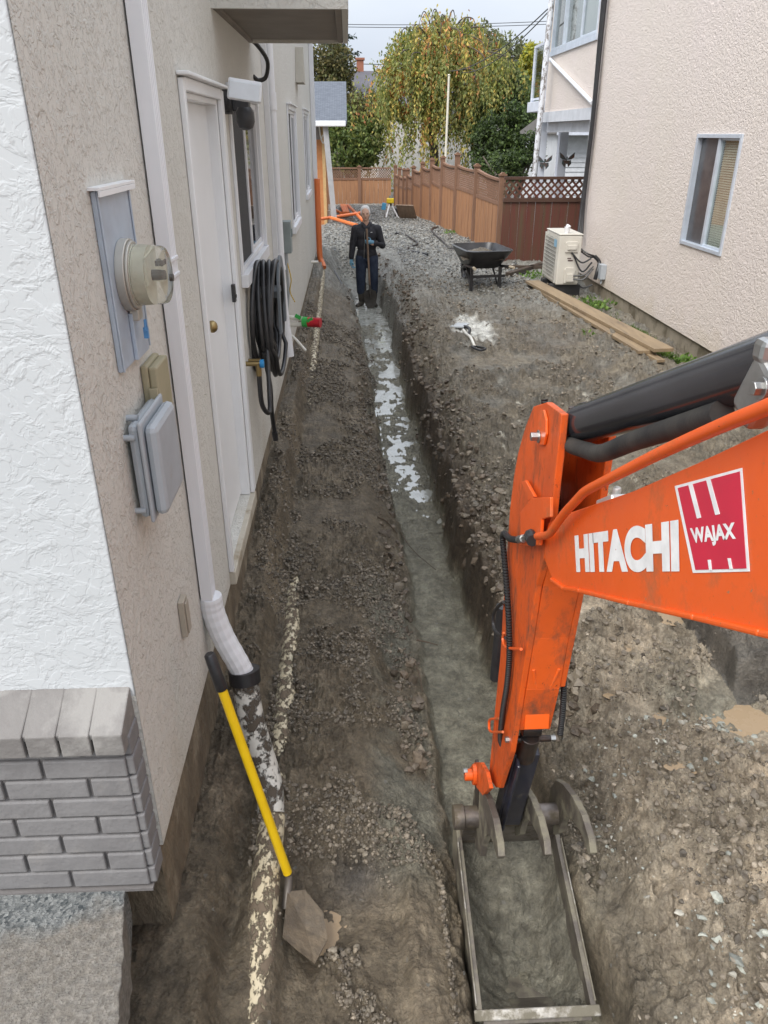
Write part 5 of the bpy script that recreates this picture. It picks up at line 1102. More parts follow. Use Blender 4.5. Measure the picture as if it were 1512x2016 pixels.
zt = pw(720, 331, y=30).z; zm = pw(720, 352, y=30).z; zb3 = pw(720, 405, y=30).z
for x_ in xs_[:-1]: post(t0, x_, yb_, zb3-.3, zt+.06, .12, CEDARD)
for a, b_ in zip(xs_, xs_[1:]): fence_panel(t0, Vector((a+.05,yb_,0)), Vector((b_-.05,yb_,0)), zb3-.3, zm, zm, zt, zt, CEDAR, CEDARD)
t0 = thing('red_gate_fence', 'dark red stained fence panel with open lattice between the cedar fence and the pink house', 'fence', (3.8,15.7,-2.3))
ya = 15.7; xa = pw(990, 400, y=ya).x; xb = 4.75; zt = pw(1060, 350, y=ya).z; zm = pw(1060, 393, y=ya).z
mb = MB(); nb_ = 11; 
for k in range(nb_):
    x0 = xa+(xb-xa)*k/nb_; mb.box((x0+(xb-xa)/nb_/2, ya+.004*(k % 2), (zm-2.36)/2), ((xb-xa)/nb_-.006, .02, zm+2.36))
mb.build('boards', REDF, t0)
mb = MB(); lattice(mb, Vector((xa,ya,0)), Vector((xb,ya,0)), zm+.03, zt-.03, zm+.03, zt-.03, .036, .012, .135); mb.build('lattice', REDF, t0)
mb = MB(); mb.bb(xa, xb, ya-.04, ya+.04, zt-.03, zt+.02); mb.bb(xa, xb, ya-.04, ya+.04, zm-.04, zm+.03); mb.build('rail', M('dark_rail', (.09,.045,.03), .7), t0)
# leaning board by cedar fence
a = pw(800, 425, z=-2.2); mb = MB(); mb.box((a.x, a.y, -2.08), (.55,.03,.50), mat=Matrix.Rotation(R(-25),3,'Z')@Matrix.Rotation(R(40),3,'X')); mb.box((a.x+.02, a.y+.05, -2.1), (.5,.05,.06), mat=Matrix.Rotation(R(-25),3,'Z')@Matrix.Rotation(R(40),3,'X'))
tag(mb.build('wooden_pallet_panel', M('grey_brown_wood', (.26,.19,.14), .8, col2=(.18,.13,.09), vs=4, stretch=(6,1,1))), 'weathered wooden panel lying against the cedar fence', 'panel')

# ---------------------------------------------------------------- laser level on tripod
p = pw(768, 430, z=-2.32); t0 = thing('laser_level', 'yellow rotary laser level on a silver tripod at the far end', 'laser level', tuple(p))
s_ = pw(768, 390, y=p.y).z; k_ = (s_+2.32)
for a in (0, 2.2, 4.1): mb = MB(); mb.tube([(p.x+.03*math.cos(a), p.y+.03*math.sin(a), -2.32+k_*.72), (p.x+.26*math.cos(a), p.y+.26*math.sin(a), -2.33)], .024, 8); mb.build('leg', WHITE, t0, smooth=True)
mb = MB(); mb.cyl((p.x,p.y,-2.32+k_*.62), (p.x,p.y,-2.32+k_*.74), .05); mb.build('tripod_head', BLACKP, t0, smooth=True)
mb = MB(); mb.bb(p.x-.11, p.x+.11, p.y-.09, p.y+.09, -2.32+k_*.75, -2.32+k_*1.0); mb.build('laser_body', M('yellow_plastic', (.80,.58,.02), .4), t0, bevel=.025)
mb = MB(); mb.cyl((p.x+.02,p.y,-2.32+k_*1.0), (p.x+.02,p.y,-2.32+k_*1.12), .06, n=16); mb.build('laser_window', M('grey_glass', (.3,.32,.33), .2), t0, smooth=True)
mb = MB(); mb.box((p.x-.19,p.y-.02,-2.32+k_*.60), (.13,.05,.20), mat=Matrix.Rotation(.2,3,'Y')); mb.build('pouch', M('sky_blue_fabric', (.08,.33,.55), .7), t0, bevel=.015)
mb = MB(); mb.bb(p.x+.16, p.x+.42, p.y+.25, p.y+.5, -2.35, -2.05); tag(mb.build('carry_case', BLACKP, bevel=.03), 'black carry case standing behind the laser tripod', 'case')

# ---------------------------------------------------------------- orange pipes on the gravel
def opipe(u0, v0, u1, v1, r_, z0, z1, label):
    a = pw(u0, v0, z=z0); b_ = pw(u1, v1, z=z1); mb = MB(); d = (b_-a).normalized(); mb.tube([a, b_-d*.12, b_-d*.12, b_], [r_, r_, r_*1.15, r_*1.15], 14)
    tag(mb.build('orange_drain_pipe', ORANGE_P, smooth=True), label, 'pipe', 'orange drain pipes lying beyond the trench')
opipe(620, 433, 712, 419, .040, -2.02, -1.98, 'orange pipe lying almost crosswise behind the workman')
opipe(652, 429, 702, 444, .044, -1.98, -1.98, 'orange pipe slanting down to the workman from the shed corner')
opipe(685, 404, 716, 436, .044, -2.15, -1.95, 'orange pipe pointing away behind the workman head')
for k in range(3): opipe(672+k*4, 404, 678+k*4, 420, .045, -2.2, -2.15, ('left', 'middle', 'right')[k]+' one of three short parallel orange offcuts near the shed')
opipe(656, 412, 672, 420, .045, -2.2, -2.15, 'short orange pipe lying left of the offcut bundle')

# ---------------------------------------------------------------- left rear extension
t0 = thing('garden_shed', 'unfinished plywood outbuilding with grey shingle roof behind the stucco house', 'shed', (-2,22,-2.3))
a = pw(640, 436, y=22); zt = pw(640, 245, y=22).z
PLY = M('plywood_sheathing', (.55,.24,.09), .7, col2=(.46,.19,.07), vs=2, bump=.2, bs=20, stretch=(1,1,5))
mb = MB(); mb.bb(-5, a.x-.02, 22, 27, -2.4, zt); mb.build('wall', PLY, t0)
mb = MB(); mb.bb(a.x-.02, a.x+.06, 21.97, 22.03, -2.4, zt); mb.bb(a.x-.02, a.x+.06, 22.5, 22.56, -2.4, zt); mb.build('corner_stud', M('fresh_lumber', (.62,.42,.20), .7), t0)
mb = MB(); mb.bb(-3, a.x-.03, 21.985, 21.999, zt-.35, zt); mb.build('grey_membrane', M('grey_membrane', (.30,.28,.27), .8), t0)
e0 = pw(683, 237, y=21.6); e1_ = pw(683, 160, y=24.5)
mb = MB(); zg = e0.z; mb.prism([(21.55,zg),(24.6,e1_.z),(27.6,zg),(27.6,zg-.08),(24.6,e1_.z-.08),(21.55,zg-.08)], 'x', -5, e0.x)
m, b, t = base_mat('grey_roof_shingle', (.19,.21,.25), .85); br_ = t.new('ShaderNodeTexBrick'); br_.inputs['Scale'].default_value = 4.0; br_.inputs['Color1'].default_value = (.13,.145,.175,1); br_.inputs['Color2'].default_value = (.09,.10,.125,1); br_.inputs['Mortar'].default_value = (.07,.08,.09,1); br_.inputs['Mortar Size'].default_value = .03
t.l.new(t.pos(), br_.inputs['Vector']); t.l.new(br_.outputs[0], b.inputs['Base Color']); SH = m; mb.build('roof', SH, t0)
mb = MB(); mb.bb(-5, e0.x-.03, 21.42, 21.54, zg-.14, zg-.01); mb.build('gutter', WHITE, t0, bevel=.02)
word('WVE', [(0,0)]*4, 0, 'tmpw', WHITE) if False else None
mb = MB(); q = pw(628, 268, y=21.9); mb.tube(spline([(q.x,21.9,q.z+.35),(q.x+.04,21.9,q.z),(q.x+.1,21.88,q.z-.16),(q.x+.16,21.9,q.z-.05),(q.x+.1,21.9,q.z+.02),(q.x+.05,21.9,q.z-.1)], 6), .018, 8); tag(mb.build('hanging_rope', PVC, smooth=True), 'white rope hanging in a loop on the plywood wall', 'rope')
mb = MB(); A_ = pw(640, 245, y=21.6); B_ = pw(658, 430, y=21.2); beam(mb, A_, B_, .14, .02); tag(mb.build('clear_sheet', M('grey_sheet', (.42,.42,.42), .3)), 'grey translucent strip leaning on the corner of the plywood shed', 'sheet')
mb = MB(); q = pw(649, 426, z=-2.1); mb.cyl((q.x,q.y,-2.25), (q.x,q.y,-1.95), .08, n=14); tag(mb.build('white_pipe_end', PVC, smooth=True), 'short upright white pipe at the shed corner', 'pipe')

# ---------------------------------------------------------------- far houses
t0 = thing('grey_roof_house', 'distant house with grey roof and brick chimney behind the tree', 'house', (4,44,-2))
yy = 44; a = pw(690, 192, y=yy); c_ = pw(693, 140, y=yy+3); d_ = pw(1010, 140, y=yy+3)
mb = MB(); mb.bb(a.x+.4, 14.5, yy+.6, yy+8, -3, a.z); mb.build('wall', M('cream_wall', (.62,.58,.52), .8), t0)
mb = MB(); mb.prism([(yy,a.z),(yy+3.6,c_.z+.05),(yy+4.6,c_.z+.05),(yy+8.6,a.z),(yy+8.6,a.z-.15),(yy,a.z-.15)], 'x', a.x, 15); mb.build('roof', M('dark_grey_roof', (.115,.11,.125), .9, col2=(.09,.087,.10), vs=2, bump=.4, bs=10), t0)
mb = MB(); q = pw(702, 118, y=yy+3.6); q2 = pw(716, 142, y=yy+3.6); mb.bb(q.x, q2.x, yy+3.5, yy+4, q2.z-.3, q.z); mb.bb(q.x-.06, q2.x+.06, yy+3.44, yy+4.06, q.z, q.z+.1); mb.build('chimney', M('red_brick', (.33,.13,.08), .8), t0)
t0 = thing('white_wall_house', 'white rendered building half hidden behind the weeping tree and hedge', 'house', (5,38,-3))
q = pw(745, 215, y=38); q2 = pw(1000, 215, y=38)
mb = MB(); mb.bb(q.x, q2.x, 38, 41, -4, pw(900, 205, y=38).z); mb.build('wall', M('white_render', (.72,.70,.68), .8), t0)
mb = MB(); zt = pw(900, 205, y=38).z; mb.prism([(37.6,zt),(39.5,zt+.5),(41.4,zt)], 'x', q.x-.3, q2.x+.3); mb.build('roof', M('dark_roof', (.10,.10,.11), .9), t0)
# flag pole / thin pole
p = pw(876, 322, y=29.5); q = pw(884, 148, y=29.5); mb = MB(); mb.tube([(p.x,29.5,-2.5), (q.x,29.5,q.z)], [.05,.035], 10); mb.ell((q.x,29.5,q.z), (.05,.05,.03)); tag(mb.build('thin_pole', M('cream_paint', (.70,.66,.55), .5), smooth=True), 'thin cream pole rising in front of the weeping tree', 'pole')
# power lines
WIRE = M('wire_black', (.05,.05,.055), .5)
def wire(u0, v0, u1, v1, y0, y1, sag, label, r_=.012):
    a = pw(u0, v0, y=y0); b_ = pw(u1, v1, y=y1); P = [a+(b_-a)*(k/16)+Vector((0,0,-sag*4*(k/16)*(1-k/16))) for k in range(17)]
    mb = MB(); mb.tube(P, r_, 6); tag(mb.build('power_line', WIRE), label, 'wire', 'overhead wires')
wire(600, 46, 1180, 36, 60, 60, .2, 'upper of the far overhead wires crossing behind the tree', .02); wire(600, 51, 1180, 42, 60, 60, .2, 'lower of the far overhead wires crossing behind the tree', .02)
wire(1078, 18, 884, 140, 16.6, 29.5, .25, 'upper service wire from the mast to the thin pole', .012); wire(1078, 25, 905, 142, 16.6, 32, .3, 'lower service wire from the mast toward the tree', .012)
wire(560, 118, 1100, 112, 50, 50, .3, 'single wire passing low behind the trees', .02)

# ---------------------------------------------------------------- vegetation
def leaf_mat(name):
    m, b, t = base_mat(name, (.1,.15,.03), .6); a = t.new('ShaderNodeVertexColor'); a.layer_name = 'col'
    t.l.new(a.outputs[0], b.inputs['Base Color']); tl = t.new('ShaderNodeBsdfTranslucent'); t.l.new(a.outputs[0], tl.inputs[0]); ms = t.new('ShaderNodeMixShader'); ms.inputs[0].default_value = .35
    t.l.new(b.outputs[0], ms.inputs[1]); t.l.new(tl.outputs[0], ms.inputs[2]); t.l.new(ms.outputs[0], m.node_tree.nodes['Material Output'].inputs[0]); return m
LEAF = leaf_mat('leaf'); BARK = M('bark', (.10,.08,.06), .9, col2=(.06,.05,.04), vs=8, bump=.5, bs=20)
def leaves(P, dirv, length, width, C, name, parent):
    """rhombic leaf per point"""
    n = len(P); d = dirv/np.linalg.norm(dirv, axis=1, keepdims=True); r_ = rng.standard_normal((n,3)); s = np.cross(d, r_); s /= np.linalg.norm(s, axis=1, keepdims=True)
    L_ = length[:, None]; W_ = width[:, None]; nrm = np.cross(d, s)
    V = np.stack([P, P+d*L_*.45+s*W_+nrm*L_*.08, P+d*L_, P+d*L_*.45-s*W_+nrm*L_*.08], 1).reshape(-1, 3)
    F = (np.arange(n)*4)[:, None]+np.arange(4)[None]
    return npmesh(name, V, F, LEAF, parent, col=np.repeat(C, 4, 0))
def pick(pal, n, wts=None): return np.array(pal)[rng.choice(len(pal), n, p=wts)]*(.65+.7*rng.random((n,1)))
def bush(name, label, cat, blobs, n, pal, wts, size, y0z, group=None, stems=6, up=.2):
    """blobs: (cx,cy,cz,rx,ry,rz)"""
    b0 = blobs[0]; t0 = thing(name, label, cat, (b0[0], b0[1], y0z), group)
    B = np.array(blobs); vol = (B[:,3]*B[:,4]*B[:,5])**.75; k = rng.choice(len(B), n, p=vol/vol.sum()); B = B[k]
    d = rng.standard_normal((n,3)); d /= np.linalg.norm(d, axis=1, keepdims=True); rr = rng.random(n)**.4
    # clumping
    P = B[:, :3]+d*B[:, 3:6]*rr[:, None]*(1+.25*fbm(d[:,0]*3+k, d[:,2]*3+k*.7, 3, 500)[:, None])
    keep = fbm(P[:,0]*1.6/size*.12, P[:,2]*1.6/size*.12+P[:,1]*.7, 3, 510) > -.16; P = P[keep]; n2 = len(P)
    C = pick(pal, n2, wts); cl = fbm(P[:,0]*1.1, P[:,2]*1.1, 3, 520); C = C*(1+.55*cl[:, None])
    dv = rng.standard_normal((n2,3))+np.array([0,0,up]); leaves(P, dv, size*(.6+.8*rng.random(n2)), size*(.22+.2*rng.random(n2)), np.clip(C, .005, .9), 'foliage', t0)
    mb = MB()
    for j in range(stems):
        bb_ = blobs[j % len(blobs)]; q = Vector((b0[0]+random.uniform(-.3,.3)*b0[3], b0[1], y0z)); e_ = Vector((bb_[0]+random.uniform(-.5,.5)*bb_[3], bb_[1]+random.uniform(-.3,.3), bb_[2]+bb_[5]*random.uniform(.0,.6)))
        mid = (q+e_)/2+Vector((random.uniform(-.3,.3),0,.2)); mb.tube(spline([q, mid, e_], 4), [.06-.005*i for i in range(9)], 6)
    mb.build('stems', BARK, t0, smooth=True); return t0
# weeping tree
def S(u, v, y): return pw(u, v, y=y)
yT = 33.5; base = S(850, 330, yT)
tt = thing('weeping_tree', 'tall weeping tree with olive, orange and yellow drooping leaves beyond the fence', 'tree', (base.x, yT, -2.6))
ctr = S(868, 100, yT); top = S(868, 30, yT); mb = MB()
mb.tube(spline([(base.x,yT,-2.6),(base.x+.1,yT,-1),(base.x-.1,yT,.8),(ctr.x,yT,2.2)], 5), list(np.linspace(.22,.12,16)), 10)
starts = []
for k in range(46):
    a = 2.399*k; rr = (k/46)**.5
    ex_ = ctr.x+rr*math.cos(a)*(3.0 if math.cos(a) > 0 else 2.2); ey_ = yT+2.6*rr*math.sin(a); ez = 3.95-1.9*rr**1.7+random.uniform(-.25,.3)
    s0 = Vector((ctr.x+random.uniform(-.15,.15), yT, random.uniform(.3,2.2))); e_ = Vector((ex_, ey_, ez)); m1 = s0+(e_-s0)*.45+Vector((0,0,.8)); br = spline([s0, m1, e_+Vector((0,0,.12)), e_+Vector((.25*math.cos(a),.2*math.sin(a),-.3))], 6)
    mb.tube(br, list(np.linspace(.05,.006,len(br))), 6); starts += br[5:]
mb.build('trunk', BARK, tt, smooth=True)
Ps, Ds, Cs, Ws = [], [], [], []
pal_g = np.array([[.15,.20,.04],[.19,.23,.05],[.11,.16,.035],[.24,.25,.06],[.17,.19,.06]]); pal_o = np.array([[.40,.18,.04],[.34,.12,.03],[.45,.26,.06],[.38,.30,.05]]); pal_y = np.array([[.48,.38,.05],[.42,.36,.06],[.30,.32,.05]])
strands = []
for k in range(620):
    s0 = random.choice(starts)+Vector((random.gauss(0,.22), random.gauss(0,.25), random.gauss(0,.12)))
    rad = abs(s0.x-ctr.x); L_ = random.uniform(.5, 1.9) + (random.uniform(0,2.2) if random.random() < .35 else 0)
    L_ = min(L_, s0.z+1.5); strands.append((s0, L_))
for k in range(230):
    xx = random.choice((S(745,0,yT).x, S(800,0,yT).x, S(850,0,yT).x, S(905,0,yT).x, S(950,0,yT).x))+random.gauss(0,.45); s0 = Vector((xx, yT+random.uniform(-2.0,.5), random.uniform(-.2,2.0))); strands.append((s0, random.uniform(.6,2.2)))
for (s0, L_) in strands:
    n = int(L_/.055); t_ = np.arange(n)/max(n, 1); dr_ = np.array([s0.x-ctr.x, s0.y-yT, 0]); dr_ = dr_/(np.linalg.norm(dr_)+.3); sw = rng.standard_normal(3)*.12
    P = np.array(s0)[None]+dr_[None]*(.35*np.sqrt(t_))[:, None]*min(L_,1.2)+sw[None]*t_[:, None]+np.array([0,0,-1])[None]*(t_*L_)[:, None]+rng.standard_normal((n,3))*.05
    D_ = np.array([0,0,-1])[None]+rng.standard_normal((n,3))*.45
    zone = fbm(np.array([s0.x*.6]), np.array([s0.z*.6+s0.y*.3]), 3, 601)[0]
    yel = math.exp(-((s0.x-S(860,0,yT).x)/1.1)**2-((s0.z-.3)/1.0)**2) + .2
    up_ = math.exp(-((s0.x-S(905,0,yT).x)/1.6)**2-((s0.z-3.6)/.7)**2)*.6
    r_ = random.random()
    if r_ < up_*.6+(.25 if zone > .22 else .04): pal = pal_o
    elif r_ < up_*.6+yel*.75: pal = pal_y
    else: pal = pal_g
    c_ = pal[rng.integers(0, len(pal), n)]*(.75+.6*rng.random((n,1)))*(1+.6*zone)*np.array([1.3,1.2,.95])
    mixm = rng.random(n) < .15; c_[mixm] = pal_y[rng.integers(0, 3, mixm.sum())]
    c_ = c_*.82+.18*c_.mean(1, keepdims=True); Ps.append(P); Ds.append(D_); Cs.append(c_)
n = 34000; d = rng.standard_normal((n,3)); d /= np.linalg.norm(d, axis=1, keepdims=True); rr = rng.random(n)**.45
P = np.array([ctr.x+.1, yT+.4, 1.75])+d*np.array([2.75,2.2,2.0])*rr[:, None]*(1+.35*fbm(d[:,0]*2.5, d[:,2]*2.5+d[:,1], 3, 611)[:, None])
k = (fbm(P[:,0]*1.3, P[:,2]*1.3, 3, 612) > -.12+.1*rng.random(n)); P = P[k]; n = len(P)
c_ = pal_g[rng.integers(0, 5, n)]*(.75+.5*rng.random((n,1)))*np.array([1.25,1.15,1.0]); zz = fbm(P[:,0]*.7, P[:,2]*.7, 3, 613); ho = (zz+.25*rng.random(n)+.16*(P[:,2] > 2.6) > .36); c_[ho] = pal_o[rng.integers(0, 4, ho.sum())]; hy = (~ho) & (rng.random(n) < .14); c_[hy] = pal_y[rng.integers(0, 3, hy.sum())]
Ps.append(P); Ds.append(rng.standard_normal((n,3))+np.array([0,0,-.8])); Cs.append(c_)
P = np.concatenate(Ps); D_ = np.concatenate(Ds); Cc = np.concatenate(Cs); n = len(P)
leaves(P, D_, .10+.08*rng.random(n), .024+.022*rng.random(n), np.clip(Cc, .005, .8), 'foliage', tt)
def blob(u, v, y, ru, rv, dz=1.): p = S(u, v, y); k = y/1560*1.0; return (p.x, y, p.z, ru*k, min(ru*k, 2.0)*.8, rv*k*1.02)
G_dark = [(.045,.075,.02),(.07,.11,.03),(.035,.055,.02),(.10,.15,.035)]; G_mid = [(.09,.13,.03),(.13,.18,.04),(.06,.09,.025),(.18,.2,.05)]; G_olive = [(.14,.12,.04),(.10,.11,.035),(.18,.15,.05),(.08,.08,.03)]; G_yel = [(.45,.40,.04),(.36,.35,.05),(.24,.28,.05)]
bush('hedge_shrub', 'green leafy shrub overhanging the back fence by the plywood shed', 'shrub', [blob(690,295,32,50,40), blob(668,255,32.5,30,40), blob(725,280,32.5,30,45)], 9000, G_mid, None, .15, -2.6)
bush('brown_shrub', 'dull olive brown shrub rising behind the leafy green hedge', 'shrub', [blob(690,225,35,50,40), blob(735,225,35.5,40,40), blob(650,210,36,35,45)], 7500, G_olive, None, .13, -2.6)
bush('dark_shrub', 'dark ivy covered shrub right of the white wall', 'shrub', [blob(970,290,30.5,45,55), blob(1020,270,30,50,60), blob(950,250,32,30,40)], 14000, G_dark, None, .13, -2.6, stems=10)
bush('laurel_shrub', 'deep green bush low behind the gate fence post', 'shrub', [blob(1010,325,22,45,28), blob(960,320,24,30,22), blob(1050,300,22,25,40)], 8000, G_dark, None, .08, -2.6)
bush('green_tree', 'mid green tree behind the dark shrub near the balcony', 'tree', [blob(1000,190,34,45,45), blob(1035,230,33,35,50), blob(960,205,34.5,35,35)], 9000, [(.08,.12,.03),(.12,.15,.04),(.06,.09,.03)], None, .14, -2.6)
bush('yellow_tree', 'bright yellow autumn tree beside the balcony', 'tree', [blob(1042,150,38,22,32), blob(1048,120,38,22,28), blob(1030,175,38,18,20)], 4500, G_yel, None, .15, -2.6)
bush('far_tree', 'large olive tree far behind on the right of the weeping tree', 'tree', [blob(985,120,52,60,42), blob(1030,130,52,50,35), blob(940,100,53,50,45)], 8000, [(.16,.18,.08),(.20,.20,.09),(.13,.15,.07)], None, .22, -2.6)
bush('autumn_tree', 'olive brown broadleaf tree above the shed roof', 'tree', [blob(650,130,44,45,48), blob(625,170,44,40,50), blob(670,165,44,25,30)], 8000, G_olive, None, .17, -2.6)
# conifer
y_ = 48; base = S(664, 200, y_); tp = S(672, 40, y_); t0 = thing('conifer', 'dark spruce with drooping branches behind the shed roof', 'tree', (base.x, y_, -2.6))
mb = MB(); mb.tube([(base.x,y_,-2.6),(tp.x,y_,tp.z+1.2)], [.25,.04], 8); mb.build('trunk', BARK, t0)
Ps, Ds = [], []
for k in range(110):
    z = random.uniform(base.z-1, tp.z+1); a = random.uniform(0,6.28); L_ = max(.3, (tp.z+1.6-z)*.36)*random.uniform(.6,1.1); nn = int(L_*55); t_ = np.linspace(0,1,nn); dd = np.array([math.cos(a), math.sin(a), 0])
    P = np.array([base.x+(tp.x-base.x)*.5, y_, z])[None]+dd[None]*(t_*L_)[:, None]+np.array([0,0,1])[None]*(-.25*L_*t_*(1-.5*t_))[:, None]+rng.standard_normal((nn,3))*np.array([.08,.08,.03])
    Ps.append(P); Ds.append(dd[None]*.6+rng.standard_normal((nn,3))*.5+np.array([0,0,-.5]))
P = np.concatenate(Ps); n = len(P); leaves(P, np.concatenate(Ds), .16+.1*rng.random(n), .03+.02*rng.random(n), pick([(.03,.05,.035),(.045,.07,.045),(.025,.04,.03)], n), 'foliage', t0)
# grass strip along pink house
n = 15000; gy = 7.2+rng.random(n)*5.4; wdt = np.interp(gy, [7.2,8.5,10,12.6], [.05,.16,.26,.5]); gx = NX+.02-rng.random(n)*wdt
gx -= .10+.06*rng.random(n); k = fbm(gx*3, gy*2.2, 3, 701) > -.15+.35*rng.random(n); gx, gy = gx[k], gy[k]; gz = hgt(gx, gy, False)-.02; n = len(gx)
D_ = np.stack([rng.standard_normal(n)*.5, rng.standard_normal(n)*.5, np.ones(n)], 1)
o = leaves(np.stack([gx, gy, gz], 1), D_, .03+.06*rng.random(n), .004+.006*rng.random(n), pick([(.09,.17,.025),(.13,.22,.035),(.07,.13,.02),(.2,.24,.06)], n), 'grass', None); tag(o, 'strip of green grass and weeds at the foot of the pink house wall', kind='stuff')
def weed(x, y, n, s_, label, grp='weeds in the mud'):
    P = np.stack([x+rng.standard_normal(n)*s_, y+rng.standard_normal(n)*s_, np.full(n, gh(x, y, False)+.01)+rng.random(n)*s_*.6], 1); D_ = rng.standard_normal((n,3))+np.array([0,0,.6])
    o = leaves(P, D_, .05+.05*rng.random(n), .015+.012*rng.random(n), pick([(.12,.22,.04),(.18,.28,.06),(.09,.16,.03)], n), 'weed', None); tag(o, label, 'weed', grp)
p = pw(1050, 545, z=-2.3); weed(p.x, p.y, 70, .12, 'leafy weed at the far end of the planks')
p = pw(1160, 625, z=-2.3) if False else Vector((3.62,11.5,0)); weed(p.x, p.y, 160, .16, 'broad leaved weeds in front of the heat pump')
p = pw(1345, 700, z=-2.3); weed(p.x, p.y, 110, .09, 'weeds at the near end of the planks')
p = pw(885, 462, z=-2.3); weed(p.x, p.y, 60, .10, 'small weed at the base of the cedar fence')
p = pw(1160, 655, z=-2.28); weed(p.x, p.y, 14, .05, 'tiny green sprout alone in the dark mud')

# ---------------------------------------------------------------- workman
PX = pw(723, 602, z=-2.94); P0 = Vector((PX.x, PX.y, -2.95))
man = thing('person', 'grey haired workman in black hooded jacket and jeans standing in the trench holding a shovel', 'person', tuple(P0))
def L3(x, y, z): return P0+Vector((x, y, z))
def limb(mb, pts, rs, n=12):
    P = [L3(*q) for q in pts]; mb.tube(P, rs, n)
    for p, r_ in zip(P, rs): mb.ell(p, (r_, r_, r_), 12, 8)
SKIN = M('skin', (.60,.37,.27), .55, col2=(.52,.31,.22), vs=20); JACK = M('black_jacket', (.017,.017,.022), .8, col2=(.030,.030,.036), vs=12, bump=.4, bs=25, bd=.01)
JEAN = M('dark_jeans', (.014,.022,.045), .85, col2=(.03,.042,.07), vs=10, bump=.3, bs=30); BOOT = M('muddy_boot', (.035,.03,.026), .55, col2=(.10,.085,.065), vs=8); GLOVE = M('blue_glove', (.16,.34,.46), .7, col2=(.10,.22,.32), vs=12)
mb = MB(); mb.ell(L3(-.02,0,1.655), (.078,.098,.115), 20, 14); mb.ell(L3(-.02,-.035,1.59), (.058,.062,.06), 16, 10); mb.ell(L3(-.02,-.072,1.56), (.03,.03,.025), 12, 8)
mb.ell(L3(-.02,-.103,1.635), (.013,.022,.03), 12, 8); mb.ell(L3(-.02,-.112,1.618), (.019,.016,.013), 12, 8)
for s_ in (-1, 1): mb.ell(L3(-.02+s_*.082,.005,1.64), (.012,.022,.034), 10, 8); mb.ell(L3(-.02+s_*.032,-.085,1.675), (.026,.014,.010), 10, 8); mb.ell(L3(-.02+s_*.04,-.07,1.615), (.024,.02,.02), 10, 8)
limb(mb, [(-.01,.01,1.42),(-.015,0,1.56)], [.062,.054]); mb.ell(L3(0,.01,1.25), (.15,.09,.2)); mb.ell(L3(0,.01,1.0), (.14,.09,.16))
limb(mb, [(-.09,0,.92),(-.10,-.01,.5),(-.10,.01,.1)], [.08,.055,.04]); limb(mb, [(.09,0,.92),(.10,-.01,.5),(.10,.01,.1)], [.08,.055,.04])
limb(mb, [(-.19,.0,1.38),(-.25,.01,1.10),(-.28,-.03,.86)], [.05,.04,.03]); limb(mb, [(.19,.0,1.38),(.27,-.03,1.10),(.09,-.23,1.16)], [.05,.04,.03])
mb.build('body', SKIN, man, remesh=.009)
mb = MB(); mb.ell(L3(-.02,.030,1.706), (.088,.098,.088), 18, 12)
for s_ in (-1, 1): mb.ell(L3(-.02+s_*.072,.005,1.665), (.018,.055,.05), 10, 8)
mb.build('hair', M('grey_hair', (.66,.65,.63), .8, col2=(.52,.51,.50), vs=40, bump=.6, bs=80), man, smooth=True)
for s_ in (-1, 1):
    mb = MB(); mb.ell(L3(-.02+s_*.031,-.094,1.655), (.012,.008,.006), 10, 6); mb.build('eye', M('eye_dark', (.03,.02,.015), .3), man, smooth=True)
mb = MB(); mb.ell(L3(-.02,-.100,1.585), (.024,.008,.008), 10, 6); mb.build('mouth', M('lips', (.22,.09,.07), .6), man, smooth=True)
mb = MB(); mb.ell(L3(0,.0,1.30), (.20,.125,.16), 20, 12); mb.ell(L3(0,.0,1.13), (.185,.12,.22), 20, 12); mb.ell(L3(0,.0,.98), (.185,.125,.13), 20, 12); limb(mb, [(-.12,.01,1.41),(.12,.01,1.41)], [.07,.07]); mb.ell(L3(0,.055,1.46), (.12,.07,.07)); limb(mb, [(-.06,-.03,1.47),(-.03,-.08,1.42)], [.035,.03]); limb(mb, [(.06,-.03,1.47),(.03,-.08,1.42)], [.035,.03])
limb(mb, [(-.20,.0,1.385),(-.255,.01,1.12),(-.285,-.03,.90)], [.082,.064,.05]); limb(mb, [(.20,.0,1.385),(.285,-.02,1.11),(.12,-.19,1.165)], [.082,.066,.05])
limb(mb, [(-.10,.0,.93),(.10,.0,.93)], [.10,.10])
mb.build('jacket', JACK, man, remesh=.010)
mb = MB(); mb.tube([L3(-.035,-.142,1.36), L3(-.045,-.135,1.1), L3(-.055,-.128,.88)], .004, 6); mb.build('zip', STEEL, man)
mb = MB(); mb.ell(L3(.085,-.125,1.345), (.018,.006,.006), 8, 6); mb.build('chest_logo', M('logo_white', (.7,.7,.7), .5), man)
mb = MB(); limb(mb, [(-.105,.0,.88),(-.115,-.01,.50),(-.11,.01,.28)], [.112,.092,.085]); limb(mb, [(.105,.0,.88),(.12,-.01,.50),(.12,.01,.28)], [.112,.092,.085]); mb.ell(L3(0,.01,.88), (.17,.11,.10)); mb.build('jeans', JEAN, man, remesh=.010)
for (x_, tw) in ((-.10,-.5), (.115,.25)):
    mb = MB(); limb(mb, [(x_,.015,.40),(x_,.015,.22),(x_,.02,.08)], [.090,.078,.060]); d = Vector((math.sin(tw),-math.cos(tw),0)); limb(mb, [(x_,.04,.045),(x_+d.x*.10,.04+d.y*.10,.045),(x_+d.x*.19,.04+d.y*.19,.038)], [.044,.048,.036]); mb.build('boot', BOOT, man, remesh=.009)
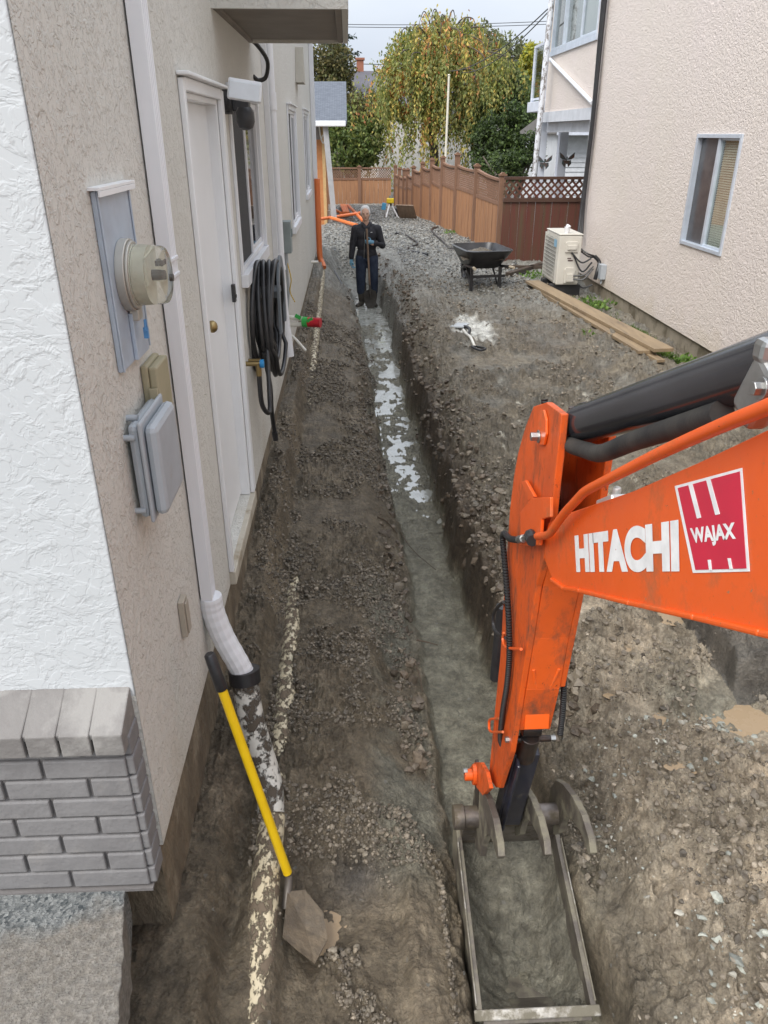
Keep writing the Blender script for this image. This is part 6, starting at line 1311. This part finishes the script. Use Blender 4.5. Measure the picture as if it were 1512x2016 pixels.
def hand(palm, fdir, curl, thumb, side):
    mb = MB(); p = Vector(palm); fd = Vector(fdir).normalized(); sd_ = Vector(side).normalized(); cu = Vector(curl).normalized()
    mb.tube([L3(*(p-fd*.07)), L3(*(p-fd*.02)), L3(*(p+fd*.035))], [.030,.038,.034], 12); mb.ell(L3(*p), (.036,.036,.040))
    for k in range(4):
        o_ = sd_*(.027-.018*k); Lf = (.062,.072,.068,.052)[k]; a_ = p+fd*.035+o_; b_ = a_+fd*Lf*.45+cu*.010; c_ = b_+fd*Lf*.2+cu*.032; e_ = c_+cu*.028-fd*.012
        limb(mb, [tuple(a_), tuple(b_), tuple(c_), tuple(e_)], [.0105,.0105,.0095,.0085], 8)
    th = Vector(thumb).normalized(); a_ = p-fd*.015+sd_*.025; b_ = a_+th*.04; c_ = b_+th*.015+fd*.03; limb(mb, [tuple(a_), tuple(b_), tuple(c_)], [.013,.012,.010], 8)
    return mb.build('glove', GLOVE, man, remesh=.0055)
hand((-.285,-.045,.80), (0,-.1,-1), (.8,-.3,-.1), (.7,-.6,-.2), (0,-1,0))
hand((.055,-.24,1.19), (-1,-.25,.05), (-.2,-.3,0) if False else (-.1,.9,0), (-.2,.3,.9), (0,0,1))
# his shovel
t0 = thing('digging_shovel', 'long wooden handled shovel held upright by the workman', 'shovel', tuple(P0+Vector((.03,-.3,0))))
mb = MB(); mb.tube([L3(-.005,-.262,1.42), L3(.0,-.262,1.39), L3(.045,-.285,.38)], [.016,.018,.018], 12); mb.build('handle', M('worn_wood_handle', (.22,.15,.10), .6, col2=(.15,.10,.07), vs=10), t0, smooth=True)
mb = MB(); n = 9; F_, B_ = [], []
outl = [(-.035,.36),(-.105,.33),(-.115,.22),(-.10,.10),(-.06,.02),(0,-.02),(.06,.02),(.10,.10),(.115,.22),(.105,.33),(.035,.36)]
vs = [L3(.055+a, -.30+.03-.9*(a*a)*3-.0*b_, b_) for a, b_ in outl]+[L3(.055,-.262,.2)]; n = len(outl)
mb.add(vs+[q+Vector((0,.006,0)) for q in vs], [(i, (i+1) % n, n) for i in range(n)]+[((i+1) % n+n+1, i+n+1, 2*n+1) for i in range(n)]+[(i, i+n+1, (i+1) % n+n+1, (i+1) % n) for i in range(n)])
mb.tube([L3(.045,-.285,.45), L3(.052,-.28,.30), L3(.055,-.272,.2)], [.021,.024,.008], 12); mb.build('blade', M('worn_shovel_steel', (.14,.13,.12), .35, .6, col2=(.08,.07,.06), vs=8), t0)
